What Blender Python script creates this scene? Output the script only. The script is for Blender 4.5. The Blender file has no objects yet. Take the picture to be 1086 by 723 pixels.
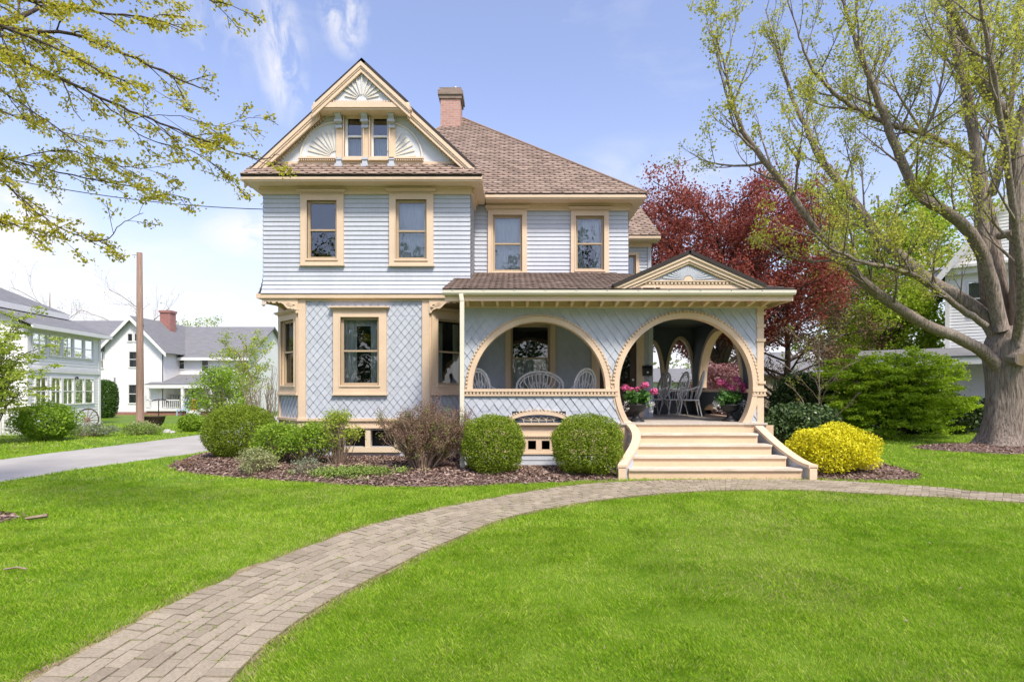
import bpy, math, random
import numpy as np
from mathutils import Vector, Matrix
rnd = random.Random(11)
NR = np.random.default_rng(11)
sc = bpy.context.scene
COL = sc.collection
# ---------------------------------------------------------------- survey of the place
F, CX, HY, CZ = 600.0, 543.0, 413.0, 1.7
def PX(px, D): return (px - CX) * D / F
def PZ(py, D): return CZ - (py - HY) * D / F
def P(px, py, D): return Vector((PX(px, D), D, PZ(py, D)))
def G(px, py):
    D = F * CZ / (py - HY)
    return (PX(px, D), D)

# ---------------------------------------------------------------- mesh helpers
class Fr:
    """a wall frame: a along the wall, b up, c outward"""
    def __init__(s, O, u, n):
        s.O = Vector(O); s.u = Vector(u).normalized(); s.n = Vector(n).normalized(); s.w = Vector((0, 0, 1))
    def pt(s, a, b, c=0.0): return s.O + s.u * a + s.w * b + s.n * c
class FrS(Fr):
    """a sloped frame: u along eave, w up the slope, n normal"""
    def __init__(s, O, u, w):
        s.O = Vector(O); s.u = Vector(u).normalized(); s.w = Vector(w).normalized(); s.n = s.u.cross(s.w).normalized()
        if s.n.z < 0: s.n = -s.n
def front(D): return Fr((0, D, 0), (1, 0, 0), (0, -1, 0))

def root_of(o):
    while o.parent: o = o.parent
    return o
def tag(o, label=None, cat=None, group=None, kind=None):
    if label: o['label'] = label
    if cat: o['category'] = cat
    if group: o['group'] = group
    if kind: o['kind'] = kind
    return o
def thing(name, label, cat, loc, rz=0.0, group=None):
    o = bpy.data.objects.new(name, None); COL.objects.link(o)
    o.location = loc; o.rotation_euler = (0, 0, rz); o.empty_display_size = 0.3
    return tag(o, label, cat, group)
def link(me, name, mat, parent, base=None):
    o = bpy.data.objects.new(name, me); COL.objects.link(o)
    if mat: me.materials.append(mat)
    if parent is not None: o.parent = parent
    elif base is not None: o.location = base
    return o
def copy_tree(o, parent=None):
    c = o.copy(); COL.objects.link(c); c.parent = parent
    for ch in list(o.children): copy_tree(ch, c)
    return c

class MB:
    def __init__(s): s.v = []; s.f = []
    def add(s, vs, fs):
        o = len(s.v); s.v += [tuple(p) for p in vs]; s.f += [tuple(i + o for i in f) for f in fs]
    BF = [(0, 1, 3, 2), (4, 6, 7, 5), (0, 4, 5, 1), (2, 3, 7, 6), (0, 2, 6, 4), (1, 5, 7, 3)]
    def box(s, x0, x1, y0, y1, z0, z1):
        s.add([(x, y, z) for x in (x0, x1) for y in (y0, y1) for z in (z0, z1)], s.BF)
    def fbox(s, fr, a0, a1, b0, b1, c0, c1):
        s.add([fr.pt(a, b, c) for a in (a0, a1) for b in (b0, b1) for c in (c0, c1)], s.BF)
    def beam(s, a, b, w, h, up=(0, 0, 1)):
        a = Vector(a); b = Vector(b); d = (b - a).normalized(); up = Vector(up)
        x = d.cross(up)
        if x.length < 1e-4: x = d.cross(Vector((1, 0, 0)))
        x.normalize(); z = x.cross(d).normalized()
        s.add([p + x * i * w / 2 + z * j * h / 2 for p in (a, b) for i in (-1, 1) for j in (-1, 1)], s.BF)
    def prism(s, fr, poly, c0, c1):
        n = len(poly)
        s.add([fr.pt(a, b, c0) for a, b in poly] + [fr.pt(a, b, c1) for a, b in poly],
              [tuple(range(n)), tuple(range(2 * n - 1, n - 1, -1))] + [(i, (i + 1) % n, n + (i + 1) % n, n + i) for i in range(n)])
    def ring(s, fr, ca, cb, ra, rb, w, t0, t1, c0, c1, n=48):
        """an arch board: elliptical inner edge ra,rb, width w, from angle t0 to t1"""
        vs = []; fs = []
        for i in range(n + 1):
            t = t0 + (t1 - t0) * i / n; ct, st = math.cos(t), math.sin(t)
            for (k, c) in ((0, c0), (0, c1), (w, c1), (w, c0)):
                vs.append(fr.pt(ca + (ra + k) * ct, cb + (rb + k) * st, c))
        for i in range(n):
            for j in range(4):
                fs.append((4 * i + j, 4 * i + (j + 1) % 4, 4 * i + 4 + (j + 1) % 4, 4 * i + 4 + j))
        fs += [(0, 1, 2, 3), (4 * n, 4 * n + 3, 4 * n + 2, 4 * n + 1)]
        s.add(vs, fs)
    def tube(s, pts, rads, n=6, cap=True):
        pts = [Vector(p) for p in pts]
        if not hasattr(rads, '__len__'): rads = [rads] * len(pts)
        o = len(s.v); x = None
        for i, p in enumerate(pts):
            d = (pts[min(i + 1, len(pts) - 1)] - pts[max(i - 1, 0)])
            if d.length < 1e-9: d = Vector((0, 0, 1))
            d.normalize()
            if x is None:
                x = d.orthogonal().normalized()
            else:
                x = x - d * x.dot(d)
                x = x.normalized() if x.length > 1e-6 else d.orthogonal().normalized()
            y = d.cross(x)
            for k in range(n):
                t = 2 * math.pi * k / n
                s.v.append(tuple(p + (x * math.cos(t) + y * math.sin(t)) * rads[i]))
        m = len(pts)
        for i in range(m - 1):
            for k in range(n):
                a = o + i * n + k; b = o + i * n + (k + 1) % n
                s.f.append((a, b, b + n, a + n))
        if cap:
            s.f.append(tuple(o + k for k in range(n))); s.f.append(tuple(o + (m - 1) * n + k for k in range(n)))
    def lathe(s, prof, c, n=16):
        c = Vector(c); o = len(s.v); m = len(prof)
        for r, z in prof:
            for k in range(n):
                t = 2 * math.pi * k / n
                s.v.append((c.x + r * math.cos(t), c.y + r * math.sin(t), c.z + z))
        for i in range(m - 1):
            for k in range(n):
                a = o + i * n + k; b = o + i * n + (k + 1) % n
                s.f.append((a, b, b + n, a + n))
        s.f.append(tuple(o + k for k in range(n))); s.f.append(tuple(o + (m - 1) * n + k for k in range(n)))
    def build(s, name, mat, parent=None, base=None, smooth=False, local=False):
        """vertices are given in world coordinates unless local"""
        off = Vector((0, 0, 0))
        if not local:
            if parent is not None: off = root_of(parent).location.copy()
            elif base is not None: off = Vector(base)
        me = bpy.data.meshes.new(name)
        v = np.array(s.v, dtype=np.float64) - np.array(off)
        me.from_pydata(v.tolist(), [], s.f); me.update()
        if smooth: me.polygons.foreach_set('use_smooth', [True] * len(me.polygons))
        return link(me, name, mat, parent, base)

def clip(poly, nx, ny, d):
    """keep the side nx*a+ny*b<=d of a polygon of (a,b,c)"""
    out = []; n = len(poly)
    for i in range(n):
        p = poly[i]; q = poly[(i + 1) % n]
        dp = nx * p[0] + ny * p[1] - d; dq = nx * q[0] + ny * q[1] - d
        if dp <= 0: out.append(p)
        if (dp < 0 < dq) or (dq < 0 < dp):
            t = dp / (dp - dq); out.append(tuple(p[k] + (q[k] - p[k]) * t for k in range(3)))
    return out
def convex_clip(poly, reg):
    n = len(reg)
    ar = sum(reg[i][0] * reg[(i + 1) % n][1] - reg[(i + 1) % n][0] * reg[i][1] for i in range(n))
    sg = 1 if ar > 0 else -1
    for i in range(n):
        a = reg[i]; b = reg[(i + 1) % n]
        nx, ny = (b[1] - a[1]) * sg, -(b[0] - a[0]) * sg
        poly = clip(poly, nx, ny, nx * a[0] + ny * a[1])
        if len(poly) < 3: return []
    return poly
def rect_minus(o, holes):
    a0, a1, b0, b1 = o
    zs = sorted({b0, b1} | {min(max(z, b0), b1) for h in holes for z in h[2:]})
    out = []
    for z0, z1 in zip(zs, zs[1:]):
        if z1 - z0 < 1e-4: continue
        xs = [(a0, a1)]
        for h in holes:
            if h[2] < z1 - 1e-5 and h[3] > z0 + 1e-5:
                nx = []
                for p, q in xs:
                    if h[0] > p: nx.append((p, min(q, h[0])))
                    if h[1] < q: nx.append((max(p, h[1]), q))
                xs = [t for t in nx if t[1] - t[0] > 1e-4]
        out += [(p, q, z0, z1) for p, q in xs]
    return out
def rpoly(r): return [(r[0], r[2]), (r[1], r[2]), (r[1], r[3]), (r[0], r[3])]

def tiles(mb, fr, regs, kind, w, h, t, ell=(), c0=0.0, jit=0.0):
    """overlapping shingles clipped to convex regions and kept outside ellipses (ca,cb,ra,rb)"""
    for reg in regs:
        a0 = min(p[0] for p in reg); a1 = max(p[0] for p in reg); b0 = min(p[1] for p in reg); b1 = max(p[1] for p in reg)
        step = h / 2 if kind == 'diamond' else h
        for j in range(math.floor(b0 / step) - 2, math.ceil(b1 / step) + 3):
            cb = j * step; off = (j % 2) * w / 2
            for i in range(math.floor((a0 - off) / w) - 1, math.ceil((a1 - off) / w) + 2):
                ca = i * w + off
                jj = rnd.uniform(-1, 1) * jit; tt = t * (1 + rnd.uniform(-.25, .25))
                if kind == 'diamond':
                    pol = [(ca, cb - h / 2 + jj, tt), (ca + w / 2, cb, tt * .5), (ca, cb + h / 2, 0), (ca - w / 2, cb, tt * .5)]
                else:
                    e = w * .24
                    pol = [(ca - w / 2 + e, cb + jj, tt), (ca + w / 2 - e, cb + jj, tt), (ca + w / 2, cb + h * .55, tt * .7),
                           (ca + w / 2, cb + h * 1.15, 0), (ca - w / 2, cb + h * 1.15, 0), (ca - w / 2, cb + h * .55, tt * .7)]
                pol = convex_clip(pol, reg)
                if len(pol) < 3: continue
                for (ea, eb, ra, rb) in ell:
                    ma = sum(p[0] for p in pol) / len(pol) - ea; mz = sum(p[1] for p in pol) / len(pol) - eb
                    k = math.hypot(ma / ra, mz / rb)
                    if k < 1e-3: pol = []; break
                    qa, qb = ma / k, mz / k
                    nx, ny = qa / ra ** 2, qb / rb ** 2
                    pol = clip(pol, -nx, -ny, -(nx * (ea + qa) + ny * (eb + qb)))
                    if len(pol) < 3: break
                if len(pol) < 3: continue
                n = len(pol)
                mb.add([fr.pt(p[0], p[1], c0 + p[2]) for p in pol] + [fr.pt(p[0], p[1], c0 - .004) for p in pol],
                       [tuple(range(n))] + [(q, (q + 1) % n, n + (q + 1) % n, n + q) for q in range(n)])

def siding(mb, fr, rect, holes, e=.105, t=.02, flare=None):
    def fl(b): return 0 if not flare or b > flare[0] else flare[1] * ((flare[0] - b) / (flare[0] - flare[2])) ** 2
    for (a0, a1, b0, b1) in rect_minus(rect, holes):
        j = math.floor(b0 / e)
        while j * e < b1:
            z0 = max(b0, j * e); z1 = min(b1, j * e + e)
            if z1 - z0 > .002:
                k0 = 1 - (z0 - j * e) / e; k1 = 1 - (z1 - j * e) / e
                ca = t * k0 + fl(j * e) ; cb = t * k1 + fl(j * e + e)
                mb.add([fr.pt(a0, z0, ca), fr.pt(a1, z0, ca), fr.pt(a1, z1, cb), fr.pt(a0, z1, cb), fr.pt(a0, z0, -.01), fr.pt(a1, z0, -.01)],
                       [(0, 1, 2, 3), (0, 4, 5, 1)])
            j += 1

# ---------------------------------------------------------------- leaves, blades, branches
def np_mesh(name, verts, nper, mat, parent=None, base=None, smooth=False):
    """verts (N,nper,3): N separate faces of nper corners"""
    off = np.zeros(3)
    if parent is not None: off = np.array(root_of(parent).location)
    elif base is not None: off = np.array(base)
    N = len(verts); v = (verts - off).reshape(-1, 3).astype(np.float32)
    me = bpy.data.meshes.new(name)
    me.vertices.add(N * nper); me.vertices.foreach_set('co', v.ravel())
    me.loops.add(N * nper); me.loops.foreach_set('vertex_index', np.arange(N * nper, dtype=np.int32))
    me.polygons.add(N); me.polygons.foreach_set('loop_start', np.arange(0, N * nper, nper, dtype=np.int32))
    me.update(); me.validate()
    return link(me, name, mat, parent, base)
def unit(a): return a / np.maximum(np.linalg.norm(a, axis=-1, keepdims=True), 1e-9)
def leaf_verts(c, size, nrm=None, bias=1.0, aspect=.62, droop=0.0):
    """c (N,3); leaves are folded lozenges whose normals lean to nrm"""
    N = len(c)
    n = NR.normal(size=(N, 3))
    if nrm is not None: n = unit(n) + bias * nrm
    n = unit(n)
    t = np.cross(n, NR.normal(size=(N, 3))); t = unit(t)
    if droop: t = unit(t + np.array([0, 0, -droop])); t = unit(t - n * (t * n).sum(1, keepdims=True))
    b = np.cross(n, t)
    s = np.asarray(size).reshape(-1, 1) * np.ones((N, 1)) * NR.uniform(.65, 1.3, size=(N, 1))
    w = s * aspect * .5
    k = .18
    return np.stack([c - t * s * .5, c + b * w + n * w * k * 2 - t * s * .05, c + t * s * .5, c - b * w + n * w * k * 2 - t * s * .05], axis=1)
def gauss_clumps(cent, per, sig, flat=1.0):
    cent = np.asarray(cent)
    c = np.repeat(cent, per, axis=0)
    return c + NR.normal(size=c.shape) * np.array([sig, sig, sig * flat])
def catmull(pts, k=5):
    p = [Vector(q) for q in pts]; p = [p[0] * 2 - p[1]] + p + [p[-1] * 2 - p[-2]]
    out = []
    for i in range(1, len(p) - 2):
        for j in range(k):
            t = j / k
            out.append(.5 * ((2 * p[i]) + (p[i + 1] - p[i - 1]) * t + (2 * p[i - 1] - 5 * p[i] + 4 * p[i + 1] - p[i + 2]) * t * t
                             + (3 * p[i] - p[i - 1] - 3 * p[i + 1] + p[i + 2]) * t ** 3))
    out.append(p[-2]); return out
def rvec():
    return Vector((rnd.gauss(0, 1), rnd.gauss(0, 1), rnd.gauss(0, 1))).normalized()
class Grow:
    """wood of a tree; twig points are remembered so that leaves can sit on them"""
    def __init__(s): s.mb = MB(); s.tips = []
    def limb(s, pts, r0, r1, n=8, k=5, wob=.0, pw=1.0):
        pts = catmull(pts, k)
        m = len(pts)
        if wob: pts = [p + rvec() * wob * (0 < i < m - 1) for i, p in enumerate(pts)]
        rr = [r1 + (r0 - r1) * (1 - i / (m - 1)) ** pw for i in range(m)]
        s.mb.tube(pts, rr, n)
        return pts, rr
    def sprout(s, pts, rr, level, every, length, t0=.2, ang=(35, 65), up=.15, flat=1.0, bend=.25, shrink=.55, nseg=5, tipstep=1, pull=None):
        L = [0.0]
        for a, b in zip(pts, pts[1:]): L.append(L[-1] + (b - a).length)
        tot = L[-1]; d = tot * t0 + rnd.uniform(0, every)
        while d < tot:
            i = max(j for j in range(len(L)) if L[j] <= d); i = min(i, len(pts) - 2)
            f = (d - L[i]) / max(L[i + 1] - L[i], 1e-6)
            p = pts[i].lerp(pts[i + 1], f); tan = (pts[i + 1] - pts[i]).normalized(); r = rr[i]
            side = rvec(); side.z *= flat; side = side - tan * side.dot(tan); side.normalize()
            a = math.radians(rnd.uniform(*ang))
            dr = tan * math.cos(a) + side * math.sin(a)
            ln = length * rnd.uniform(.55, 1.25) * (1 - .45 * d / tot)
            cp = [p]; cd = dr.copy()
            for q in range(nseg):
                cd = (cd + rvec() * bend + Vector((0, 0, up)) + (pull if pull else Vector((0, 0, 0)))).normalized()
                cp.append(cp[-1] + cd * ln / nseg)
            r1 = min(r * .6, .012 + ln * .012)
            cr = [r1 + (.004 - r1) * q / nseg for q in range(nseg + 1)]
            s.mb.tube(cp, cr, 5 if r1 > .02 else 3, cap=False)
            if level > 0:
                s.sprout(cp, cr, level - 1, every * .6, ln * shrink, .25, ang, up, flat, bend, shrink, max(3, nseg - 1), tipstep, pull)
            else:
                s.tips += cp[1::tipstep]
            if level > 0: s.tips.append(cp[-1])
            d += every * rnd.uniform(.6, 1.4)
SUNE, SUNA, SKYS, EXPO = 1.85, 10.0, .145, 1.36
VEIL0, VEILC, CLOUDC = .10, (2.6, 2.5, 2.68), (2.85, 2.8, 2.85)
# ---------------------------------------------------------------- materials
def newmat(name):
    m = bpy.data.materials.new(name); m.use_nodes = True
    nt = m.node_tree; nt.nodes.clear()
    out = nt.nodes.new('ShaderNodeOutputMaterial')
    return m, nt, out
def nd(nt, typ, **kw):
    n = nt.nodes.new(typ)
    for k, v in kw.items(): setattr(n, k, v)
    return n
def ramp(nt, stops, src):
    r = nd(nt, 'ShaderNodeValToRGB'); e = r.color_ramp.elements
    while len(e) < len(stops): e.new(.5)
    for q, (p, c) in zip(e, stops): q.position = p; q.color = (*c, 1)
    nt.links.new(src, r.inputs[0]); return r.outputs[0]
def noise_tex(nt, scale, detail=4, rough=.55, vec=None, sx=(1, 1, 1)):
    tc = nd(nt, 'ShaderNodeTexCoord') if vec is None else None
    mp = nd(nt, 'ShaderNodeMapping'); mp.inputs['Scale'].default_value = sx
    nt.links.new(tc.outputs['Object'] if vec is None else vec, mp.inputs[0])
    n = nd(nt, 'ShaderNodeTexNoise'); n.inputs['Scale'].default_value = scale
    n.inputs['Detail'].default_value = detail; n.inputs['Roughness'].default_value = rough
    nt.links.new(mp.outputs[0], n.inputs['Vector']); return n.outputs['Fac']
def scale_c(c, k): return tuple(min(1, x * k) for x in c)
def surf(name, c, rough=.6, var=.08, scale=3, bump=0.0, bscale=60, c2=None, spec=.3, sx=(1, 1, 1), metal=0, island=0.0, fine=0):
    m, nt, out = newmat(name)
    b = nd(nt, 'ShaderNodeBsdfPrincipled'); b.inputs['Roughness'].default_value = rough
    b.inputs['Specular IOR Level'].default_value = spec; b.inputs['Metallic'].default_value = metal
    f = noise_tex(nt, scale, 5, .6, sx=sx)
    if island:
        g = nd(nt, 'ShaderNodeNewGeometry'); mx = nd(nt, 'ShaderNodeMix'); mx.data_type = 'FLOAT'; mx.inputs[0].default_value = island
        nt.links.new(f, mx.inputs[2]); nt.links.new(g.outputs['Random Per Island'], mx.inputs[3]); f = mx.outputs[0]
    lo = scale_c(c, 1 - var); hi = scale_c(c2 or c, 1 + var)
    sp = (0.0, 1.0) if island else (.3, .7)
    col = ramp(nt, [(sp[0], lo), (sp[1], hi)], f)
    if fine:
        f2 = noise_tex(nt, bscale, 3, .6, sx=sx)
        mm = nd(nt, 'ShaderNodeMix'); mm.data_type = 'RGBA'; mm.blend_type = 'MULTIPLY'; mm.inputs[0].default_value = fine
        nt.links.new(col, mm.inputs[6]); nt.links.new(ramp(nt, [(.3, (.45, .45, .45)), (.7, (1, 1, 1))], f2), mm.inputs[7]); col = mm.outputs[2]
    nt.links.new(col, b.inputs['Base Color'])
    if bump:
        bp = nd(nt, 'ShaderNodeBump'); bp.inputs['Strength'].default_value = bump; bp.inputs['Distance'].default_value = .02
        nt.links.new(noise_tex(nt, bscale, 5, .6, sx=sx), bp.inputs['Height']); nt.links.new(bp.outputs[0], b.inputs['Normal'])
    nt.links.new(b.outputs[0], out.inputs[0]); return m
def leafmat(name, cols, trans=.35, rough=.5, nscale=.6):
    """cols: colours from one kind of leaf to another; each leaf takes its own"""
    m, nt, out = newmat(name)
    g = nd(nt, 'ShaderNodeNewGeometry')
    f = noise_tex(nt, nscale, 3, .6)
    mx = nd(nt, 'ShaderNodeMix'); mx.data_type = 'FLOAT'; mx.inputs[0].default_value = .6
    nt.links.new(f, mx.inputs[2]); nt.links.new(g.outputs['Random Per Island'], mx.inputs[3])
    n = len(cols); col = ramp(nt, [(.15 + .7 * i / (n - 1), c) for i, c in enumerate(cols)], mx.outputs[0])
    b = nd(nt, 'ShaderNodeBsdfPrincipled'); b.inputs['Roughness'].default_value = rough; b.inputs['Specular IOR Level'].default_value = .25
    t = nd(nt, 'ShaderNodeBsdfTranslucent'); ms = nd(nt, 'ShaderNodeMixShader'); ms.inputs[0].default_value = trans
    nt.links.new(col, b.inputs['Base Color']); nt.links.new(col, t.inputs[0])
    nt.links.new(b.outputs[0], ms.inputs[1]); nt.links.new(t.outputs[0], ms.inputs[2]); nt.links.new(ms.outputs[0], out.inputs[0])
    return m
def glassmat(name, refl=.12, tint=(.8, .85, .85)):
    m, nt, out = newmat(name)
    fr = nd(nt, 'ShaderNodeFresnel'); fr.inputs[0].default_value = 1.5
    ad = nd(nt, 'ShaderNodeMath', operation='ADD', use_clamp=True); ad.inputs[1].default_value = refl
    nt.links.new(fr.outputs[0], ad.inputs[0])
    t = nd(nt, 'ShaderNodeBsdfTransparent'); t.inputs[0].default_value = (*tint, 1)
    gl = nd(nt, 'ShaderNodeBsdfGlossy'); gl.inputs['Roughness'].default_value = .01; gl.inputs[0].default_value = (.9, .93, .95, 1)
    bp = nd(nt, 'ShaderNodeBump'); bp.inputs['Strength'].default_value = .06; bp.inputs['Distance'].default_value = .05
    nt.links.new(noise_tex(nt, 2.5, 2), bp.inputs['Height']); nt.links.new(bp.outputs[0], gl.inputs['Normal'])
    ms = nd(nt, 'ShaderNodeMixShader')
    nt.links.new(ad.outputs[0], ms.inputs[0]); nt.links.new(t.outputs[0], ms.inputs[1]); nt.links.new(gl.outputs[0], ms.inputs[2])
    nt.links.new(ms.outputs[0], out.inputs[0]); return m
def barkmat(name, c1, c2, sx=(8, 8, 1.1), bump=1.0, c3=None):
    m, nt, out = newmat(name)
    b = nd(nt, 'ShaderNodeBsdfPrincipled'); b.inputs['Roughness'].default_value = .9; b.inputs['Specular IOR Level'].default_value = .1
    f = noise_tex(nt, 3, 6, .65, sx=sx); f2 = noise_tex(nt, .9, 3, .5)
    col = ramp(nt, [(.32, c1), (.68, c2)], f)
    if c3:
        mm = nd(nt, 'ShaderNodeMix'); mm.data_type = 'RGBA'
        nt.links.new(ramp(nt, [(.5, (0, 0, 0)), (.75, (.5, .5, .5))], f2), mm.inputs[0]); nt.links.new(col, mm.inputs[6]); mm.inputs[7].default_value = (*c3, 1); col = mm.outputs[2]
    nt.links.new(col, b.inputs['Base Color'])
    bp = nd(nt, 'ShaderNodeBump'); bp.inputs['Strength'].default_value = bump; bp.inputs['Distance'].default_value = .06
    nt.links.new(f, bp.inputs['Height']); nt.links.new(bp.outputs[0], b.inputs['Normal'])
    nt.links.new(b.outputs[0], out.inputs[0]); return m
def brickmat(name, c1, c2, mortar, scale=1.0):
    m, nt, out = newmat(name)
    tc = nd(nt, 'ShaderNodeTexCoord'); sp = nd(nt, 'ShaderNodeSeparateXYZ'); cb = nd(nt, 'ShaderNodeCombineXYZ'); ad = nd(nt, 'ShaderNodeMath', operation='ADD')
    nt.links.new(tc.outputs['Object'], sp.inputs[0]); nt.links.new(sp.outputs[0], ad.inputs[0]); nt.links.new(sp.outputs[1], ad.inputs[1])
    nt.links.new(ad.outputs[0], cb.inputs[0]); nt.links.new(sp.outputs[2], cb.inputs[1])
    br = nd(nt, 'ShaderNodeTexBrick'); br.inputs['Scale'].default_value = scale
    br.inputs['Brick Width'].default_value = .21; br.inputs['Row Height'].default_value = .072; br.inputs['Mortar Size'].default_value = .008
    br.inputs['Color1'].default_value = (*c1, 1); br.inputs['Color2'].default_value = (*c2, 1); br.inputs['Mortar'].default_value = (*mortar, 1)
    nt.links.new(cb.outputs[0], br.inputs['Vector'])
    b = nd(nt, 'ShaderNodeBsdfPrincipled'); b.inputs['Roughness'].default_value = .85
    nt.links.new(br.outputs[0], b.inputs['Base Color'])
    bp = nd(nt, 'ShaderNodeBump'); bp.inputs['Strength'].default_value = .5; bp.inputs['Distance'].default_value = .01; bp.invert = True
    nt.links.new(br.outputs['Fac'], bp.inputs['Height']); nt.links.new(bp.outputs[0], b.inputs['Normal'])
    nt.links.new(b.outputs[0], out.inputs[0]); return m
def grassmat(name, cols, trans=.3, island=.4, s1=.35, s2=2.2):
    m, nt, out = newmat(name)
    f1 = noise_tex(nt, s1, 4, .6); f2 = noise_tex(nt, s2, 4, .65)
    mx = nd(nt, 'ShaderNodeMix'); mx.data_type = 'FLOAT'; mx.inputs[0].default_value = .5
    nt.links.new(f1, mx.inputs[2]); nt.links.new(f2, mx.inputs[3]); f = mx.outputs[0]
    if island:
        g = nd(nt, 'ShaderNodeNewGeometry'); m2 = nd(nt, 'ShaderNodeMix'); m2.data_type = 'FLOAT'; m2.inputs[0].default_value = island
        nt.links.new(f, m2.inputs[2]); nt.links.new(g.outputs['Random Per Island'], m2.inputs[3]); f = m2.outputs[0]
    n = len(cols); col = ramp(nt, [(.30 + .42 * i / (n - 1), c) for i, c in enumerate(cols)], f)
    b = nd(nt, 'ShaderNodeBsdfPrincipled'); b.inputs['Roughness'].default_value = .6; b.inputs['Specular IOR Level'].default_value = .15
    nt.links.new(col, b.inputs['Base Color']); last = b.outputs[0]
    if trans:
        t = nd(nt, 'ShaderNodeBsdfTranslucent'); ms = nd(nt, 'ShaderNodeMixShader'); ms.inputs[0].default_value = trans
        nt.links.new(col, t.inputs[0]); nt.links.new(last, ms.inputs[1]); nt.links.new(t.outputs[0], ms.inputs[2]); last = ms.outputs[0]
    nt.links.new(last, out.inputs[0]); return m

M = {}
M['blue'] = surf('pale_blue_paint', (.505, .53, .57), .55, .06, 1.2, .10, 14, fine=.14, sx=(1.5, 1.5, .5))
M['blueshingle'] = surf('pale_blue_shingle', (.475, .505, .55), .6, .10, 2.0, .12, 22, island=.5, fine=.14)
M['cream'] = surf('cream_paint', (.715, .545, .38), .5, .06, 1.5, .06, 18, fine=.12)
M['creamsoft'] = surf('cream_paint_light', (.72, .60, .42), .5, .05, 1.5, .05, 80)
M['fanray'] = surf('ivory_paint', (.68, .63, .53), .5, .05, 1.5)
M['fan'] = surf('pale_fan_paint', (.62, .64, .65), .5, .05, 1.5)
M['white'] = surf('white_paint', (.74, .73, .70), .5, .05, 1.5, .05, 60)
M['gutter'] = surf('ivory_gutter_paint', (.72, .68, .55), .35, .05, 1.5)
M['roof'] = surf('brown_roof_shingle', (.20, .142, .108), .85, .1, 8, .5, 120, c2=(.37, .275, .215), island=.55)
M['roofedge'] = surf('dark_roof_edge', (.035, .028, .024), .7, .1)
M['porchroof'] = surf('worn_brown_shingle', (.16, .118, .094), .9, .1, 5, .5, 120, c2=(.30, .225, .18), island=.6)
M['grayroof'] = surf('grey_asphalt_shingle', (.21, .21, .215), .9, .12, 2, .5, 14, sx=(1, 1, 5), fine=.4)
M['glass'] = glassmat('window_glass', .10)
M['glassdim'] = glassmat('screened_window_glass', .05, (.5, .52, .52))
M['room'] = surf('room_darkness', (.06, .05, .042), .9, .2)  # darkness of the rooms put into the colour
M['curtain'] = surf('sheer_curtain', (.62, .64, .64), .9, .1, 6, .5, 4, sx=(6, 6, .1))
M['sash'] = surf('tan_sash_paint', (.44, .34, .22), .5, .05)
M['door'] = surf('dark_wood_door', (.07, .04, .025), .4, .2, 3, sx=(4, 4, .5))
M['deck'] = surf('weathered_deck_board', (.52, .46, .39), .7, .1, 2, .2, 20, sx=(8, 1, 1))
M['tread'] = surf('worn_step_paint', (.62, .53, .42), .55, .10, 2.5, .1, 12, c2=(.72, .62, .51), fine=.22, sx=(1, 3, 3))
M['riser'] = surf('peach_riser_paint', (.70, .505, .335), .55, .06, 1.5, .05, 16, fine=.15)
M['ceil'] = surf('shade_dark_porch_ceiling', (.075, .088, .10), .6, .08, 2)  # darkened: the porch shade is mixed into this colour
M['inner'] = surf('shade_dark_inner_wall', (.09, .108, .125), .65, .08, 2)  # wall colour lowered to carry the shade inside the porch
M['void'] = surf('shade_dark_backing', (.02, .018, .016), .9, .1)  # near-black colour stands in for the shade behind low openings
M['brick'] = brickmat('chimney_brick', (.40, .20, .15), (.48, .27, .21), (.44, .37, .32))
M['brickdark'] = brickmat('sooty_brick', (.20, .15, .11), (.28, .20, .15), (.26, .22, .18))
M['brickred'] = brickmat('red_brick', (.28, .09, .07), (.36, .13, .10), (.35, .28, .25))
M['metal'] = surf('galvanised_metal', (.5, .5, .5), .35, .05, 3, metal=.8)
M['iron'] = surf('black_cast_iron', (.02, .02, .022), .45, .2, 8, .2, 60)
M['wire'] = surf('dark_cable', (.03, .03, .03), .6)
M['rattan'] = surf('whitewashed_rattan', (.80, .78, .73), .55, .08, 10, .2, 60)
M['whitemetal'] = surf('white_wrought_iron', (.78, .78, .76), .4, .06, 10)
M['pink'] = leafmat('pink_geranium', [(.62, .07, .22), (.75, .16, .36), (.82, .30, .48)], .25)
M['whiteflower'] = leafmat('white_petunia', [(.7, .7, .66), (.8, .8, .8)], .25)
M['potleaf'] = leafmat('geranium_leaf', [(.05, .13, .03), (.10, .24, .05), (.16, .30, .07)], .3)
M['boxwood'] = leafmat('boxwood_leaf', [(.085, .13, .010), (.23, .33, .025), (.40, .49, .05)], .35, nscale=3)
M['spirea'] = leafmat('golden_spirea_leaf', [(.58, .53, .012), (.78, .72, .02), (.86, .82, .06)], .3, nscale=3)
M['brightleaf'] = leafmat('bright_green_leaf', [(.14, .25, .02), (.26, .42, .03), (.40, .54, .07)], .42, nscale=2)
M['limeleaf'] = leafmat('lime_leaf', [(.24, .33, .03), (.40, .50, .06), (.54, .60, .12)], .45, nscale=.6)
M['paleleaf'] = leafmat('grey_green_leaf', [(.24, .27, .11), (.40, .43, .19), (.54, .55, .28)], .3, nscale=3)
M['rhodo'] = leafmat('dark_evergreen_leaf', [(.03, .06, .02), (.07, .12, .035), (.13, .19, .06)], .15, .35, nscale=2)
M['yew'] = leafmat('yew_needle', [(.018, .034, .010), (.035, .065, .016), (.08, .12, .025)], .15, nscale=2)
M['acer'] = leafmat('spreading_maple_leaf', [(.21, .34, .015), (.38, .54, .025), (.53, .66, .06)], .5, nscale=.8)
M['mapleleaf'] = leafmat('young_maple_leaf', [(.30, .33, .035), (.50, .51, .065), (.64, .63, .14)], .55, nscale=.5)
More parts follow.
